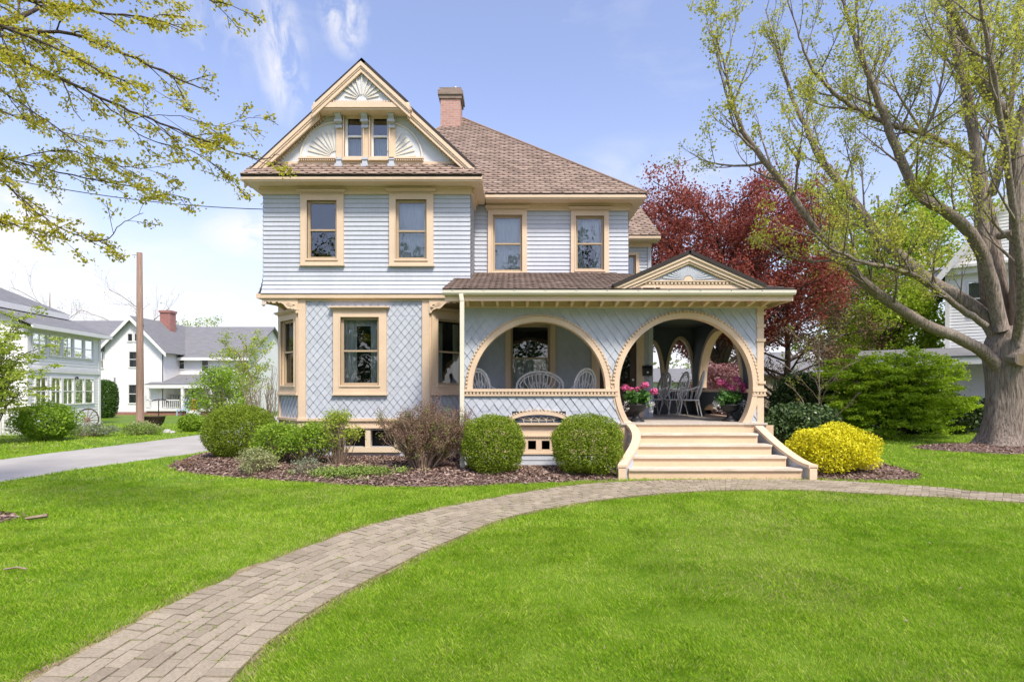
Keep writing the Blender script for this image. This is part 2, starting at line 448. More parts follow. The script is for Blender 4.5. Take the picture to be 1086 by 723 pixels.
M['overleaf'] = leafmat('yellow_green_spring_leaf', [(.34, .32, .02), (.54, .50, .035), (.66, .60, .09)], .5, nscale=.7)
M['beech'] = leafmat('copper_beech_leaf', [(.15, .032, .028), (.35, .085, .062), (.52, .19, .12)], .5, nscale=.35)
M['beechlow'] = leafmat('bronze_beech_leaf', [(.11, .06, .04), (.22, .13, .08), (.34, .25, .13)], .4, nscale=.5)
M['barberry'] = leafmat('maroon_bud', [(.13, .07, .05), (.25, .15, .105), (.38, .27, .19)], .2, nscale=2)
M['pinkbush'] = leafmat('dusky_pink_blossom', [(.28, .11, .11), (.46, .22, .20), (.58, .34, .31)], .3, nscale=2)
M['treegreen'] = leafmat('fresh_tree_leaf', [(.22, .33, .02), (.40, .54, .04), (.56, .66, .10)], .5, nscale=.4)
M['cover'] = leafmat('ground_cover_leaf', [(.14, .22, .04), (.25, .36, .07), (.36, .46, .12)], .3, nscale=2)
M['lowgrey'] = leafmat('silvery_border_leaf', [(.12, .17, .07), (.25, .30, .17), (.4, .42, .34)], .3, nscale=2)
M['thuja'] = leafmat('arborvitae_spray', [(.03, .075, .010), (.06, .13, .018), (.10, .19, .03)], .2, nscale=2)
M['farleaf'] = leafmat('far_wood_leaf', [(.16, .21, .08), (.26, .32, .13), (.36, .40, .2)], .3, nscale=.1)
M['bark'] = barkmat('grey_maple_bark', (.12, .092, .072), (.43, .355, .295), c3=(.30, .265, .225))
M['barkdark'] = barkmat('dark_bark', (.06, .045, .035), (.15, .115, .09))
M['twig'] = barkmat('pale_twig_bark', (.20, .145, .105), (.38, .29, .22), sx=(3, 3, 3), bump=.3)
M['pole'] = barkmat('weathered_pole_wood', (.19, .125, .09), (.34, .24, .18), sx=(14, 14, .5), bump=.5)
M['cut'] = surf('fresh_cut_wood', (.62, .43, .25), .8, .1, 12)
M['mulch'] = surf('bark_mulch', (.075, .05, .04), .95, .3, 18, 1.0, 30, c2=(.22, .15, .12))
M['chip'] = leafmat('mulch_chip', [(.10, .055, .042), (.23, .15, .115), (.46, .35, .29)], .0, .9, nscale=4)
M['asphalt'] = surf('pale_worn_asphalt', (.40, .375, .34), .9, .08, .7, .3, 90, c2=(.46, .435, .395), fine=.25)
M['pave'] = surf('concrete_pavement', (.45, .44, .42), .9, .08, 1, .2, 60)
M['paver'] = surf('clay_paver', (.27, .22, .155), .9, .10, 1.6, .35, 50, c2=(.47, .395, .29), island=.38, fine=.55)
M['joint'] = surf('mossy_sand_joint', (.15, .12, .075), .95, .25, 5, .4, 60, c2=(.17, .20, .05))
M['soil'] = grassmat('lawn_ground', [(.07, .13, .008), (.12, .20, .014), (.19, .26, .04)], 0, 0)
M['grass'] = grassmat('grass_blade', [(.125, .275, .008), (.255, .455, .016), (.43, .58, .055), (.62, .68, .20)], .4, .28, .55, 3.6)
M['soiledge'] = surf('bare_soil_edge', (.19, .135, .09), .95, .2, 6, .8, 30, c2=(.34, .27, .16))
M['drygrass'] = grassmat('dry_grass_blade', [(.30, .33, .07), (.45, .42, .16), (.55, .48, .25)], .3, .6)
M['greyroom'] = surf('pale_room_backing', (.33, .33, .32), .9, .1)  # no blind: the panes' pale look put into the room backing
M['siding'] = surf('white_clapboard', (.82, .81, .79), .6, .03, 1)
M['sidingfar'] = surf('white_clapboard_far', (.77, .76, .74), .6, .03, 1)
M['screen'] = glassmat('porch_window_glass', .0, (.75, .77, .76))
M['tan'] = surf('tan_house_siding', (.36, .29, .23), .8, .06, 2)
M['terracotta'] = surf('terracotta', (.45, .16, .07), .8, .1, 5)
M['rust'] = surf('rusty_iron', (.07, .045, .035), .7, .3, 6, .4, 40)
M['bluechair'] = surf('blue_paint', (.35, .47, .62), .5, .05)
# ---------------------------------------------------------------- the house
DB, DM, DP = 13.2, 14.5, 12.0
H = thing('house', 'pale blue two storey shingled house with cream trim, front gable and arched porch', 'house', (0, 13.2, 0))
fB, fM, fP = front(DB), front(DM), front(DP)
fL = Fr((-5.73, 13.98, 0), (.7071, -.7071, 0), (-.7071, -.7071, 0))      # left bay facet, 1.10 long
fR = Fr((-1.94, 13.2, 0), (.7071, .7071, 0), (.7071, -.7071, 0))         # right bay facet

def dentils(mb, fr, a0, a1, b0, b1, c0, c1, pitch=.055, duty=.55):
    n = max(1, round((a1 - a0) / pitch)); p = (a1 - a0) / n
    for i in range(n): mb.fbox(fr, a0 + i * p + p * (1 - duty) / 2, a0 + i * p + p * (1 + duty) / 2, b0, b1, c0, c1)

def window(fr, a0, a1, b0, b1, cs=.17, crown=True, curtain='sides', name='window', glass='glass', c=0.02, mid=None, sashm='sash', depth=.9, csb=.12, room=True):
    """a0..b1 is the glass; returns the hole in the wall"""
    m = MB(); o = .055
    A0, A1, B0, B1 = a0 - o, a1 + o, b0 - o * 1.2, b1 + o
    m.fbox(fr, A0 - cs + o, A0, B0 - csb, B1 + cs * .6, c - .03, c + .045)
    m.fbox(fr, A1, A1 + cs - o, B0 - csb, B1 + cs * .6, c - .03, c + .045)
    m.fbox(fr, A0, A1, B1, B1 + cs * .6, c - .03, c + .043)
    m.fbox(fr, A0, A1, B0 - csb, B0, c - .03, c + .043)
    m.fbox(fr, A0 - cs + o - .02, A1 + cs - o + .02, B0 - csb - .035, B0 - csb, c - .03, c + .075)
    m.fbox(fr, A0 - .03, A1 + .03, B0 - .03, B0 + .012, c - .02, c + .066)
    for x0, x1 in ((A0 - .028, A0), (A1, A1 + .028)): m.fbox(fr, x0, x1, B0 + .012, B1, c, c + .058)
    m.fbox(fr, A0 - .028, A1 + .028, B1, B1 + .028, c, c + .056)
    if crown:
        t = B1 + cs * .6
        m.fbox(fr, A0 - cs + o, A1 + cs - o, t, t + .05, c - .03, c + .05)
        dentils(m, fr, A0 - cs + o + .01, A1 + cs - o - .01, t + .012, t + .04, c + .05, c + .07, .04)
        m.fbox(fr, A0 - cs + o - .05, A1 + cs - o + .05, t + .05, t + .075, c - .03, c + .10)
        m.fbox(fr, A0 - cs + o - .07, A1 + cs - o + .07, t + .075, t + .105, c - .03, c + .13)
    w = m.build(name, M['cream'], H)
    if mid is None: mid = b0 + (b1 - b0) * .5
    s = MB(); d = c - .05
    s.fbox(fr, A0, a0, B0, B1, d - .05, d + .02); s.fbox(fr, a1, A1, B0, B1, d - .05, d + .02)
    s.fbox(fr, a0, a1, B0, b0, d - .05, d + .018); s.fbox(fr, a0, a1, b1, B1, d - .05, d + .018)
    s.fbox(fr, a0, a1, mid - .02, mid + .02, d - .04, d + .022)
    s.build('sash', M[sashm], w)
    g = MB()
    g.add([fr.pt(a0, b0, d - .03), fr.pt(a1, b0, d - .03), fr.pt(a1, mid - .02, d - .03), fr.pt(a0, mid - .02, d - .03)], [(0, 1, 2, 3)])
    g.add([fr.pt(a0, mid + .02, d - .01), fr.pt(a1, mid + .02, d - .01), fr.pt(a1, b1, d - .01), fr.pt(a0, b1, d - .01)], [(0, 1, 2, 3)])
    g.build('pane', M[glass], w)
    k = MB(); W = a1 - a0; Hh = b1 - b0
    def drape(x0, x1, z0, z1, folds, amp=.02, taper=None):
        n = max(8, folds * 6); vs = []; fs = []
        rows = 7
        for j in range(rows):
            q = j / (rows - 1)
            for i in range(n + 1):
                u = i / n; xx0, xx1 = x0, x1
                if taper:
                    pin = math.exp(-((q - .30) / .22) ** 2) * taper
                    if taper > 0: xx1 = x1 - abs(pin) * (x1 - x0)
                    else: xx0 = x0 + abs(pin) * (x1 - x0)
                vs.append(fr.pt(xx0 + (xx1 - xx0) * u, z0 + (z1 - z0) * q, d - .14 + amp * math.sin(u * folds * 2 * math.pi + .4 * q)))
        for j in range(rows - 1):
            for i in range(n): fs.append((j * (n + 1) + i, j * (n + 1) + i + 1, (j + 1) * (n + 1) + i + 1, (j + 1) * (n + 1) + i))
        k.add(vs, fs)
    if curtain in ('sides', 'valance'):
        drape(a0 - .02, a0 + W * .34, b0, b1 - .03, 3, .025); drape(a1 - W * .24, a1 + .02, b0, b1 - .03, 2, .025)
    if curtain == 'valance': drape(a0 - .02, a1 + .02, b1 - Hh * .09, b1 + .02, 6, .015)
    if curtain == 'full': drape(a0 - .04, a1 + .04, b0 - .02, b1 + .02, 7, .012)
    if curtain == 'tied':
        drape(a0 - .02, a0 + W * .62, b0 - .02, b1, 5, .02, .75); drape(a1 - W * .62, a1 + .02, b0 - .02, b1, 5, .02, -.75)
    if curtain == 'half': drape(a0 - .02, a1 + .02, b0 - .02, mid, 7, .02)
    if k.v: k.build('curtain', M['curtain'], w, smooth=True)
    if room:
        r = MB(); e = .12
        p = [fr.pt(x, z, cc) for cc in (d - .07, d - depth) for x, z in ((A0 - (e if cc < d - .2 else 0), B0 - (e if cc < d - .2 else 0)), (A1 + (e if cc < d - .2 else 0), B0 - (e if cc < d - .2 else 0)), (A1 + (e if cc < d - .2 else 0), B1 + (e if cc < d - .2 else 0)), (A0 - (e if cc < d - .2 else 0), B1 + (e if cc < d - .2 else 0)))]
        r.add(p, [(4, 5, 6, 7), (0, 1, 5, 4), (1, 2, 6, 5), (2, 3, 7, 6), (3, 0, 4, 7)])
        r.build('room_lining', M['room'], w)  # dark box added behind the glass for the unlit room
    return (A0 - .03, A1 + .03, B0 - .03, B1 + .03)
def gx(p0, p1, D): return PX(p0, D), PX(p1, D)
def gz(p0, p1, D): return PZ(p1, D), PZ(p0, D)

# --- openings
def win_px(fr, D, x0, x1, y0, y1, mid, **k):
    a0, a1 = gx(x0, x1, D); b0, b1 = gz(y0, y1, D)
    return window(fr, a0, a1, b0, b1, mid=PZ(mid, D), **k)
u1 = win_px(fB, DB, 329, 355.5, 215.8, 272.4, 244, cs=.21, curtain='none', glass='glass')
u2 = win_px(fB, DB, 422.8, 450.4, 215, 273, 245, cs=.21, curtain='full', glass='glass')
u3 = win_px(fM, DM, 525, 551.5, 231, 286, 258.5, cs=.18, curtain='full')
u4 = win_px(fM, DM, 612.6, 638, 232, 284.5, 258.4, cs=.18, curtain='tied')
l1 = win_px(fB, DB, 364.5, 400, 339, 405.8, 372, cs=.23, curtain='valance', glass='glass', csb=.19, depth=1.3)
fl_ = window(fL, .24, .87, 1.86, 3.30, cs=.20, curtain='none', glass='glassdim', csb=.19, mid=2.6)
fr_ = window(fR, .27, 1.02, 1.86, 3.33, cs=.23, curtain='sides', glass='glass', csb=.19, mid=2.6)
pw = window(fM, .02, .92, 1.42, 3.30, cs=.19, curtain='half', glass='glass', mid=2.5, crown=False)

# --- walls of clapboard (the upper storey)
m = MB(); E = .106
FL = (4.42, .13, 3.92)
siding(m, fB, (-5.80, -.97, 3.92, 6.36), [u1, u2], E, .02, FL)
siding(m, Fr((-.97, DB, 0), (0, 1, 0), (1, 0, 0)), (0, 1.32, 3.92, 6.36), [], E, .02, FL)
siding(m, Fr((-5.80, DB, 0), (0, 1, 0), (-1, 0, 0)), (0, 9.0, 3.92, 6.36), [], E, .02, FL)
siding(m, fM, (-.97, 2.98, 4.5, 6.42), [u3, u4], E, .02)
siding(m, Fr((2.98, DM, 0), (0, 1, 0), (1, 0, 0)), (0, 3.7, 3.5, 6.42), [], E, .02)
wn = (3.74, 4.02, 4.3, 6.05)
siding(m, front(18.2), (2.98, 4.46, .3, 6.42), [wn], E, .02)
siding(m, Fr((4.46, 18.2, 0), (0, 1, 0), (1, 0, 0)), (0, 4.5, .3, 6.42), [], E, .02)
m.build('clapboard_wall', M['blue'], H)
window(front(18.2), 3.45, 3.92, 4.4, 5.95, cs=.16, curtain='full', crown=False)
# corner boards of the wing
m = MB(); m.fbox(front(18.2), 4.36, 4.47, .3, 6.42, .0, .045); m.build('corner_board', M['blue'], H)

# --- shingled bay of the ground storey
BZ0, BZ1 = 1.02, 3.78
m = MB(); dw = .178
tiles(m, fB, [rpoly(r) for r in rect_minus((-4.84, -2.05, BZ0, BZ1), [l1])], 'diamond', dw, dw * 1.22, .024)
tiles(m, fL, [rpoly(r) for r in rect_minus((0.05, 1.06, BZ0, BZ1), [fl_])], 'diamond', dw, dw * 1.22, .024)
tiles(m, fR, [rpoly(r) for r in rect_minus((.06, 1.2, BZ0, BZ1), [fr_])], 'diamond', dw, dw * 1.22, .024)
tiles(m, Fr((-5.73, 13.98, 0), (0, 1, 0), (-1, 0, 0)), [rpoly((0, 6, BZ0, BZ1))], 'diamond', dw, dw * 1.22, .024)
tiles(m, fM, [rpoly(r) for r in rect_minus((-1.05, 3.6, .95, 3.6), [pw, (2.2, 3.22, .9, 3.45)])], 'diamond', .185, .25, .026)
m.build('shingle_wall', M['blueshingle'], H)
# solid wall backing behind shingles and boards (thin studs and sheathing)
m = MB()
for fr, rect, hs in ((fB, (-4.95, -1.94, .9, 3.9), [l1]), (fL, (0, 1.10, .9, 3.9), [fl_]), (fR, (0, 1.25, .9, 3.9), [fr_]),
                     (fM, (-1.05, 3.6, .9, 4.5), [pw, (2.2, 3.22, .9, 3.45)]), (fB, (-5.8, -.97, 3.9, 6.5), [u1, u2]), (fM, (-.97, 2.98, 4.5, 6.5), [u3, u4])):
    for a0, a1, b0, b1 in rect_minus(rect, hs): m.fbox(fr, a0, a1, b0, b1, -.10, -.012)
m.build('wall_sheathing', M['inner'], H)
m = MB()
m.fbox(Fr((3.6, DM, 0), (0, 1, 0), (1, 0, 0)), 0, 3.7, .9, 4.0, -.1, 0.0)
m.build('side_wall', M['inner'], H)

# --- bay trim: corner posts, sill band, base
m = MB()
m.fbox(fB, -4.97, -4.80, .95, 3.86, -.02, .05); m.fbox(fB, -2.09, -1.92, .95, 3.86, -.02, .05)
m.fbox(fB, -4.80, -2.09, 3.76, 3.86, -.02, .04)
m.fbox(fL, 1.05, 1.11, .95, 3.8, -.02, .035); m.fbox(fL, -.02, .06, .95, 3.8, -.02, .045); m.fbox(fR, -.01, .06, .95, 3.8, -.02, .035)
m.fbox(fL, .06, 1.05, 3.55, 3.8, -.02, .04); m.fbox(fR, .06, 1.2, 3.55, 3.8, -.02, .04)
for fr, a0, a1 in ((fB, -4.99, -1.9), (fL, -.02, 1.12), (fR, -.02, 1.22)):
    m.fbox(fr, a0, a1, .97, 1.03, -.05, .075); m.fbox(fr, a0, a1, .83, .97, -.05, .03); m.fbox(fr, a0, a1, .80, .83, -.05, .055)
m.build('bay_trim', M['cream'], H)
# band and soffit under the overhanging corner of the upper storey
m = MB()
m.box(-5.92, -.90, DB - .125, DB - .02, 3.815, 3.915)
m.box(-5.92, -5.81, DB - .02, 20, 3.815, 3.915); m.box(-.97, -.88, DB - .02, DM, 3.815, 3.915)
m.box(-5.81, -4.98, DB, 14.05, 3.80, 3.83); m.box(-1.90, -.97, DB, DM, 3.80, 3.83)
m.build('overhang_band', M['cream'], H)
# scroll brackets below the overhang
def bracket(a0, a1, D):
    """fretwork board, a0 the outer tip, a1 at the post"""
    s = a1 - a0; q = MB(); fr = front(D)
    prof = [(0, 0), (1, 0), (1, -.34), (.95, -.34), (.90, -.27), (.80, -.235), (.72, -.24), (.66, -.20), (.60, -.14), (.52, -.10), (.47, -.11),
            (.42, -.07), (.36, -.11), (.30, -.11), (.25, -.07), (.2, -.1), (.14, -.07), (.06, -.07), (.0, -.05)]
    q.prism(fr, [(a0 + s * x, 3.815 + z) for x, z in prof], -.02, .02)
    cx, cz = a0 + s * .80, 3.815 - .12
    for k in range(5):
        t = math.radians(150 + k * 22)
        q.beam(fr.pt(cx + .10 * (1 if s > 0 else -1), cz - .04, .022), fr.pt(cx + .10 * (1 if s > 0 else -1) + math.cos(t) * .2 * (1 if s > 0 else -1), cz + .0 + math.sin(t) * .08, .022), .012, .012)
    if s > 0:
        q.tube([(a0 + .03, D, 3.77), (a0 + .03, D, 3.70)], [.03, .03], 8); q.tube([(a0 + .03, D, 3.70), (a0 + .03, D, 3.66), (a0 + .03, D, 3.63)], [.045, .045, .01], 8)
    q.build('scroll_bracket', M['cream'], H)
bracket(-5.80, -4.97, DB - .06); bracket(-1.05, -1.92, DB - .06)
# curved brace between bay and overhang on the far side of the left corner
q = MB(); fr = Fr((-5.55, 13.6, 0), (.7071, .7071, 0), (.7071, -.7071, 0))
q.prism(fr, [(-.35, 3.81), (.3, 3.81), (.3, 3.2), (.22, 3.42), (.1, 3.6), (-.1, 3.7), (-.35, 3.72)], -.03, .03); q.build('scroll_bracket', M['cream'], H)

# --- foundation with its low windows
m = MB()
for fr, a0, a1, hs in ((fB, -4.95, -1.94, [(-3.95, -3.40, .36, .75), (-3.32, -2.75, .36, .75)]), (fL, 0, 1.1, []), (fR, 0, 1.25, [])):
    for r in rect_minus((a0, a1, -.2, .82), hs): m.fbox(fr, *r, -.25, -.04)
for r in rect_minus((-1.06, 2.2, -.2, 1.0), [(-1.0, 2.1, .0, .95)]): m.fbox(fM, *r, -.2, .0)
m.box(-5.73, -5.5, 13.98, 22, -.2, .95)
m.build('foundation', M['blue'], H)
m = MB()
m.fbox(fB, -3.42, -3.30, .33, .82, -.06, .02); m.fbox(fB, -4.05, -3.95, .33, .82, -.06, .02); m.fbox(fB, -2.75, -2.65, .33, .82, -.06, .02)
m.fbox(fB, -4.1, -2.6, .24, .36, -.06, .03)
m.build('foundation_trim', M['creamsoft'], H)
m = MB(); m.fbox(fB, -4.0, -2.7, .3, .8, -.5, -.3); m.build('shade_backing', M['void'], H)  # dark slab behind the low windows, coloured as the shade inside

# --- cornices: frieze, soffit, fascia
def cornice(name, segs, z, ov, fz=.16):
    m = MB()
    for fr, a0, a1, e0, e1 in segs:           # e0/e1: how far the overhang runs past the wall ends
        m.fbox(fr, a0 - e0 * .1, a1 + e1 * .1, z - fz, z, -.01, .06)
        m.fbox(fr, a0 - e0 * .12, a1 + e1 * .12, z - .045, z - .004, .06, .10)
        m.fbox(fr, a0 - e0, a1 + e1, z, z + .03, -.02, ov - .01)
        m.fbox(fr, a0 - e0, a1 + e1, z + .03, z + .085, ov - .10, ov - .02)
        m.fbox(fr, a0 - e0, a1 + e1, z + .03, z + .10, ov - .02, ov + .01)
    m.build(name, M['cream'], H)
cornice('cornice', [(fB, -5.80, -.97, .30, .30)], 6.40, .47)
cornice('cornice', [(Fr((-.97, DB, 0), (0, 1, 0), (1, 0, 0)), 0.0, 1.2, .0, .0)], 6.402, .285)
cornice('cornice', [(Fr((-5.8, DB, 0), (0, 1, 0), (-1, 0, 0)), 0, 8, .0, 0)], 6.402, .285)
cornice('cornice', [(fM, -.66, 2.98, .0, .345)], 6.43, .48)
cornice('cornice', [(Fr((2.98, DM, 0), (0, 1, 0), (1, 0, 0)), 0, 3.6, .0, 0)], 6.432, .34)
cornice('cornice', [(front(18.2), 3.4, 4.46, .0, .2)], 6.41, .48, .14)

# --- roofs
def slab(mb, pts, th):
    n = len(pts); p = [Vector(q) for q in pts]
    nn = (p[1] - p[0]).cross(p[2] - p[0]).normalized()
    if nn.z < 0: nn = -nn
    mb.add(p + [q - nn * th for q in p], [tuple(range(n)), tuple(range(2 * n - 1, n - 1, -1))] + [(i, (i + 1) % n, n + (i + 1) % n, n + i) for i in range(n)])
PK = Vector((-1.67, 18.9, 10.74)); EF = 6.54
c1, c2, c3, c4 = Vector((-5.9, 14.0, EF)), Vector((3.34, 14.0, EF)), Vector((3.34, 23.8, EF)), Vector((-5.9, 23.8, EF))
m = MB()
for a, b in ((c1, c2), (c2, c3), (c3, c4), (c4, c1)): slab(m, [a, b, PK], .05)
slab(m, [(2, 17.7, 6.52), (4.66, 17.7, 6.52), (4.2, 20.3, 8.78), (2, 20.3, 8.78)], .05); slab(m, [(2, 23, 6.52), (4.66, 23, 6.52), (4.2, 20.3, 8.78), (2, 20.3, 8.78)], .05)
slab(m, [(4.66, 17.7, 6.52), (4.66, 23, 6.52), (4.2, 20.3, 8.78)], .04)
main_roof = m.build('roof', M['roofedge'], H)
def roof_tiles(name, O, ex, apex_pts, mat, w=.27, h=.135, t=.017, parent=None):
    """planar roof field: O eave start, ex eave direction, polygon corners in world"""
    O = Vector(O); u = Vector(ex).normalized(); q = max((Vector(p) - O for p in apex_pts), key=lambda d: (d - u * d.dot(u)).length)
    w_ = (q - u * q.dot(u)).normalized()
    fr = FrS(O, u, w_); poly = [((Vector(p) - O).dot(fr.u), (Vector(p) - O).dot(fr.w)) for p in apex_pts]
    mb = MB(); tiles(mb, fr, [poly], 'hex', w, h, t, c0=.012, jit=.006)
    return mb.build(name, M[mat], parent or H)
roof_tiles('roof_shingles', c1, (1, 0, 0), [c1, c2, PK], 'roof', parent=main_roof)
roof_tiles('roof_shingles', (2, 17.7, 6.52), (1, 0, 0), [(2, 17.7, 6.52), (4.66, 17.7, 6.52), (4.2, 20.3, 8.78), (2, 20.3, 8.78)], 'roof', parent=main_roof)
m = MB(); m.tube([c2 + Vector((0, 0, .03)), PK + Vector((0, 0, .03))], .035, 6); m.tube([c1, PK], .035, 6)
m.build('hip_cap', M['roof'], main_roof)

# front gable
AX, AZ, SL = -3.40, 9.19, .925
def gz_at(x): return AZ - SL * abs(x - AX)
m = MB()
nL, nR = -6.17, -.70
for sx, xe in ((-1, nL), (1, nR)):
    z = gz_at(xe)
    slab(m, [(AX, 12.97, AZ), (AX, 17.4, AZ), (xe, 17.4, z), (xe, 12.97, z)], .12)
    xu = AX + sx * 1.06; zu = gz_at(xu)
    slab(m, [(AX, 12.78, AZ + .003), (AX, 13.4, AZ + .003), (xu, 13.4, zu + .003), (xu, 12.78, zu + .003)], .13)
gr = m.build('gable_roof', M['roofedge'], H)
m = MB()                                     # pent roof below the gable
slab(m, [(-6.10, 12.69, 6.52), (-.68, 12.69, 6.52), (-.75, 13.16, 6.93), (-6.0, 13.16, 6.93)], .045)
slab(m, [(-.68, 12.69, 6.52), (-.68, 14.4, 6.52), (-.75, 14.4, 6.70), (-.75, 13.16, 6.93)], .04)
pr = m.build('pent_roof', M['roofedge'], H)
roof_tiles('roof_shingles', (-6.10, 12.69, 6.522), (1, 0, 0), [(-6.10, 12.69, 6.522), (-.68, 12.69, 6.522), (-.75, 13.16, 6.932), (-6.0, 13.16, 6.932)], 'roof', .27, .14, parent=pr)

gD = 13.15; fG = front(gD)
gw1 = win_px(fG, gD, 368.8, 383.4, 123, 165.7, 144.6, cs=.075, crown=False, curtain='half', sashm='white', csb=.03, c=.03)
gw2 = win_px(fG, gD, 396, 410.7, 123, 165.7, 144.6, cs=.075, crown=False, curtain='half', sashm='white', csb=.03, c=.03)
m = MB()
for a0, a1, b0, b1 in rect_minus((-6.0, -.8, 6.7, 9.0), [gw1, gw2]):
    # trim each strip to the triangle in fine columns
    n = max(1, int((a1 - a0) / .06)); zz = np.linspace(a0, a1, n + 1)
    for p, q in zip(zz, zz[1:]):
        t0, t1 = gz_at(p) - .1, gz_at(q) - .1
        if min(t0, t1) <= b0: continue
        m.add([fG.pt(p, b0), fG.pt(q, b0), fG.pt(q, min(b1, t1)), fG.pt(p, min(b1, t0))], [(0, 1, 2, 3)])
gw = m.build('gable_wall', M['fan'], H)
m = MB()                                     # cream panel at the foot, posts between the windows
m.fbox(fG, -5.7, -1.1, 6.80, 6.985, .0, .03)
for x0, x1 in ((357.0, 364.5), (384.6, 394.6), (412.2, 420)):
    m.fbox(fG, *gx(x0, x1, gD), 6.98, 8.2, .0, .045)
m.fbox(fG, *gx(364.5, 384.6, gD), 7.98, 8.2, .0, .04); m.fbox(fG, *gx(394.6, 412.2, gD), 7.98, 8.2, .0, .04)
m.fbox(fG, *gx(364.5, 384.6, gD), 6.98, 7.10, .0, .04); m.fbox(fG, *gx(394.6, 412.2, gD), 6.98, 7.10, .0, .04)
for s in (-1, 1):                            # ledge with dentils under each fan
    a = sorted((PX(383.6 + s * 25, gD), PX(383.6 + s * 66, gD)))
    m.fbox(fG, a[0], a[1], 7.03, 7.065, .0, .10); m.fbox(fG, a[0], a[1], 6.985, 7.03, .0, .05)
    dentils(m, fG, a[0], a[1], 6.99, 7.03, .05, .085, .05)
m.build('gable_trim', M['cream'], gw)
for x0, x1 in ((357.3, 363.8), (384.9, 390.9), (412.8, 419.2)):
    x0, x1 = (x0 + x1) / 2 - 3.1, (x0 + x1) / 2 + 3.1
    a0, a1 = gx(x0, x1, gD); b = MB()
    b.prism(Fr((a0, gD, 0), (0, -1, 0), (1, 0, 0)), [(0.04, 8.19), (.33, 8.19), (.33, 8.12), (.25, 8.08), (.22, 8.0), (.15, 7.95), (.12, 7.86), (.04, 7.80)], 0, a1 - a0)
    b.fbox(fG, a0 - .02, a1 + .02, 7.86, 7.90, .04, .17); b.fbox(fG, a0 - .01, a1 + .01, 7.74, 7.80, .04, .10)
    b.build('gable_bracket', M['blue'], H); b = MB()
    b.fbox(fG, a0 - .015, a1 + .015, 6.83, 6.90, .03, .14); b.fbox(fG, a0 + .01, a1 - .01, 6.90, 7.06, .03, .10); b.fbox(fG, a0, a1, 7.0, 7.03, .03, .12)
    b.build('gable_block', M['blue'], H)
def sunburst(name, fr, ca, cb, r0, r1f, t0, t1, n, mat, parent, c=.012, w=.028, rim=None, pan=None, panmat='fan'):
    if pan:
        q = MB(); q.prism(fr, pan, -.02, c); q.build('fan_panel', M[panmat], parent)
    q = MB()
    for i in range(n):
        t = t0 + (t1 - t0) * (i + .5) / n; r1 = r1f(t) if callable(r1f) else r1f
        d = (math.cos(t), math.sin(t)); p = (-d[1], d[0])
        pts = [(ca + d[0] * r0 - p[0] * w * .2, cb + d[1] * r0 - p[1] * w * .2), (ca + d[0] * r1 - p[0] * w * .6, cb + d[1] * r1 - p[1] * w * .6),
               (ca + d[0] * (r1 + w * .3), cb + d[1] * (r1 + w * .3)), (ca + d[0] * r1 + p[0] * w * .6, cb + d[1] * r1 + p[1] * w * .6), (ca + d[0] * r0 + p[0] * w * .2, cb + d[1] * r0 + p[1] * w * .2)]
        q.prism(fr, pts, c, c + .022)
    if rim: q.ring(fr, ca, cb, rim, rim, .035, t0, t1, c, c + .03, 20)
    q.lathe([(r0 * .9, 0), (r0 * .9, 0)], (0, 0, -999), 3) if False else None
    return q.build(name, M[mat], parent)
PI = math.pi
for s in (-1, 1):
    ca = PX(383.6 + s * 27, gD); cb = 7.07
    t0, t1 = (PI / 2, PI) if s < 0 else (0, PI / 2)
    arc = [(ca, cb)] + [(ca + .80 * math.cos(t0 + (t1 - t0) * i / 16), cb + .80 * math.sin(t0 + (t1 - t0) * i / 16)) for i in range(17)]
    sunburst('sunburst', fG, ca, cb, .16, .66, t0, t1, 8, 'fanray', gw, .012, .05, .80, arc, 'fan')
# projecting peak of the gable
uD = 12.83; fU = front(uD); bz = 8.16
hw = (AZ - .14 - bz) / SL
m = MB(); m.prism(fU, [(AX - hw, bz), (AX + hw, bz), (AX, AZ - .14)], -.32, 0); gp = m.build('gable_peak', M['fan'], H)
m = MB()
m.fbox(fU, AX - hw - .12, AX + hw + .12, bz - .09, bz + .02, -.31, .06); m.fbox(fU, AX - hw - .16, AX + hw + .16, bz - .13, bz - .09, -.31, .03)
dentils(m, fU, AX - hw * .97, AX + hw * .97, bz + .025, bz + .075, 0, .04, .055)
m.build('gable_trim', M['cream'], gp)
sunburst('sunburst', fU, AX, bz + .10, .12, lambda t: .60 * (.62 + .5 * abs(math.sin(t)) ** 2), .12, PI - .12, 11, 'fanray', gp, .004, .035)
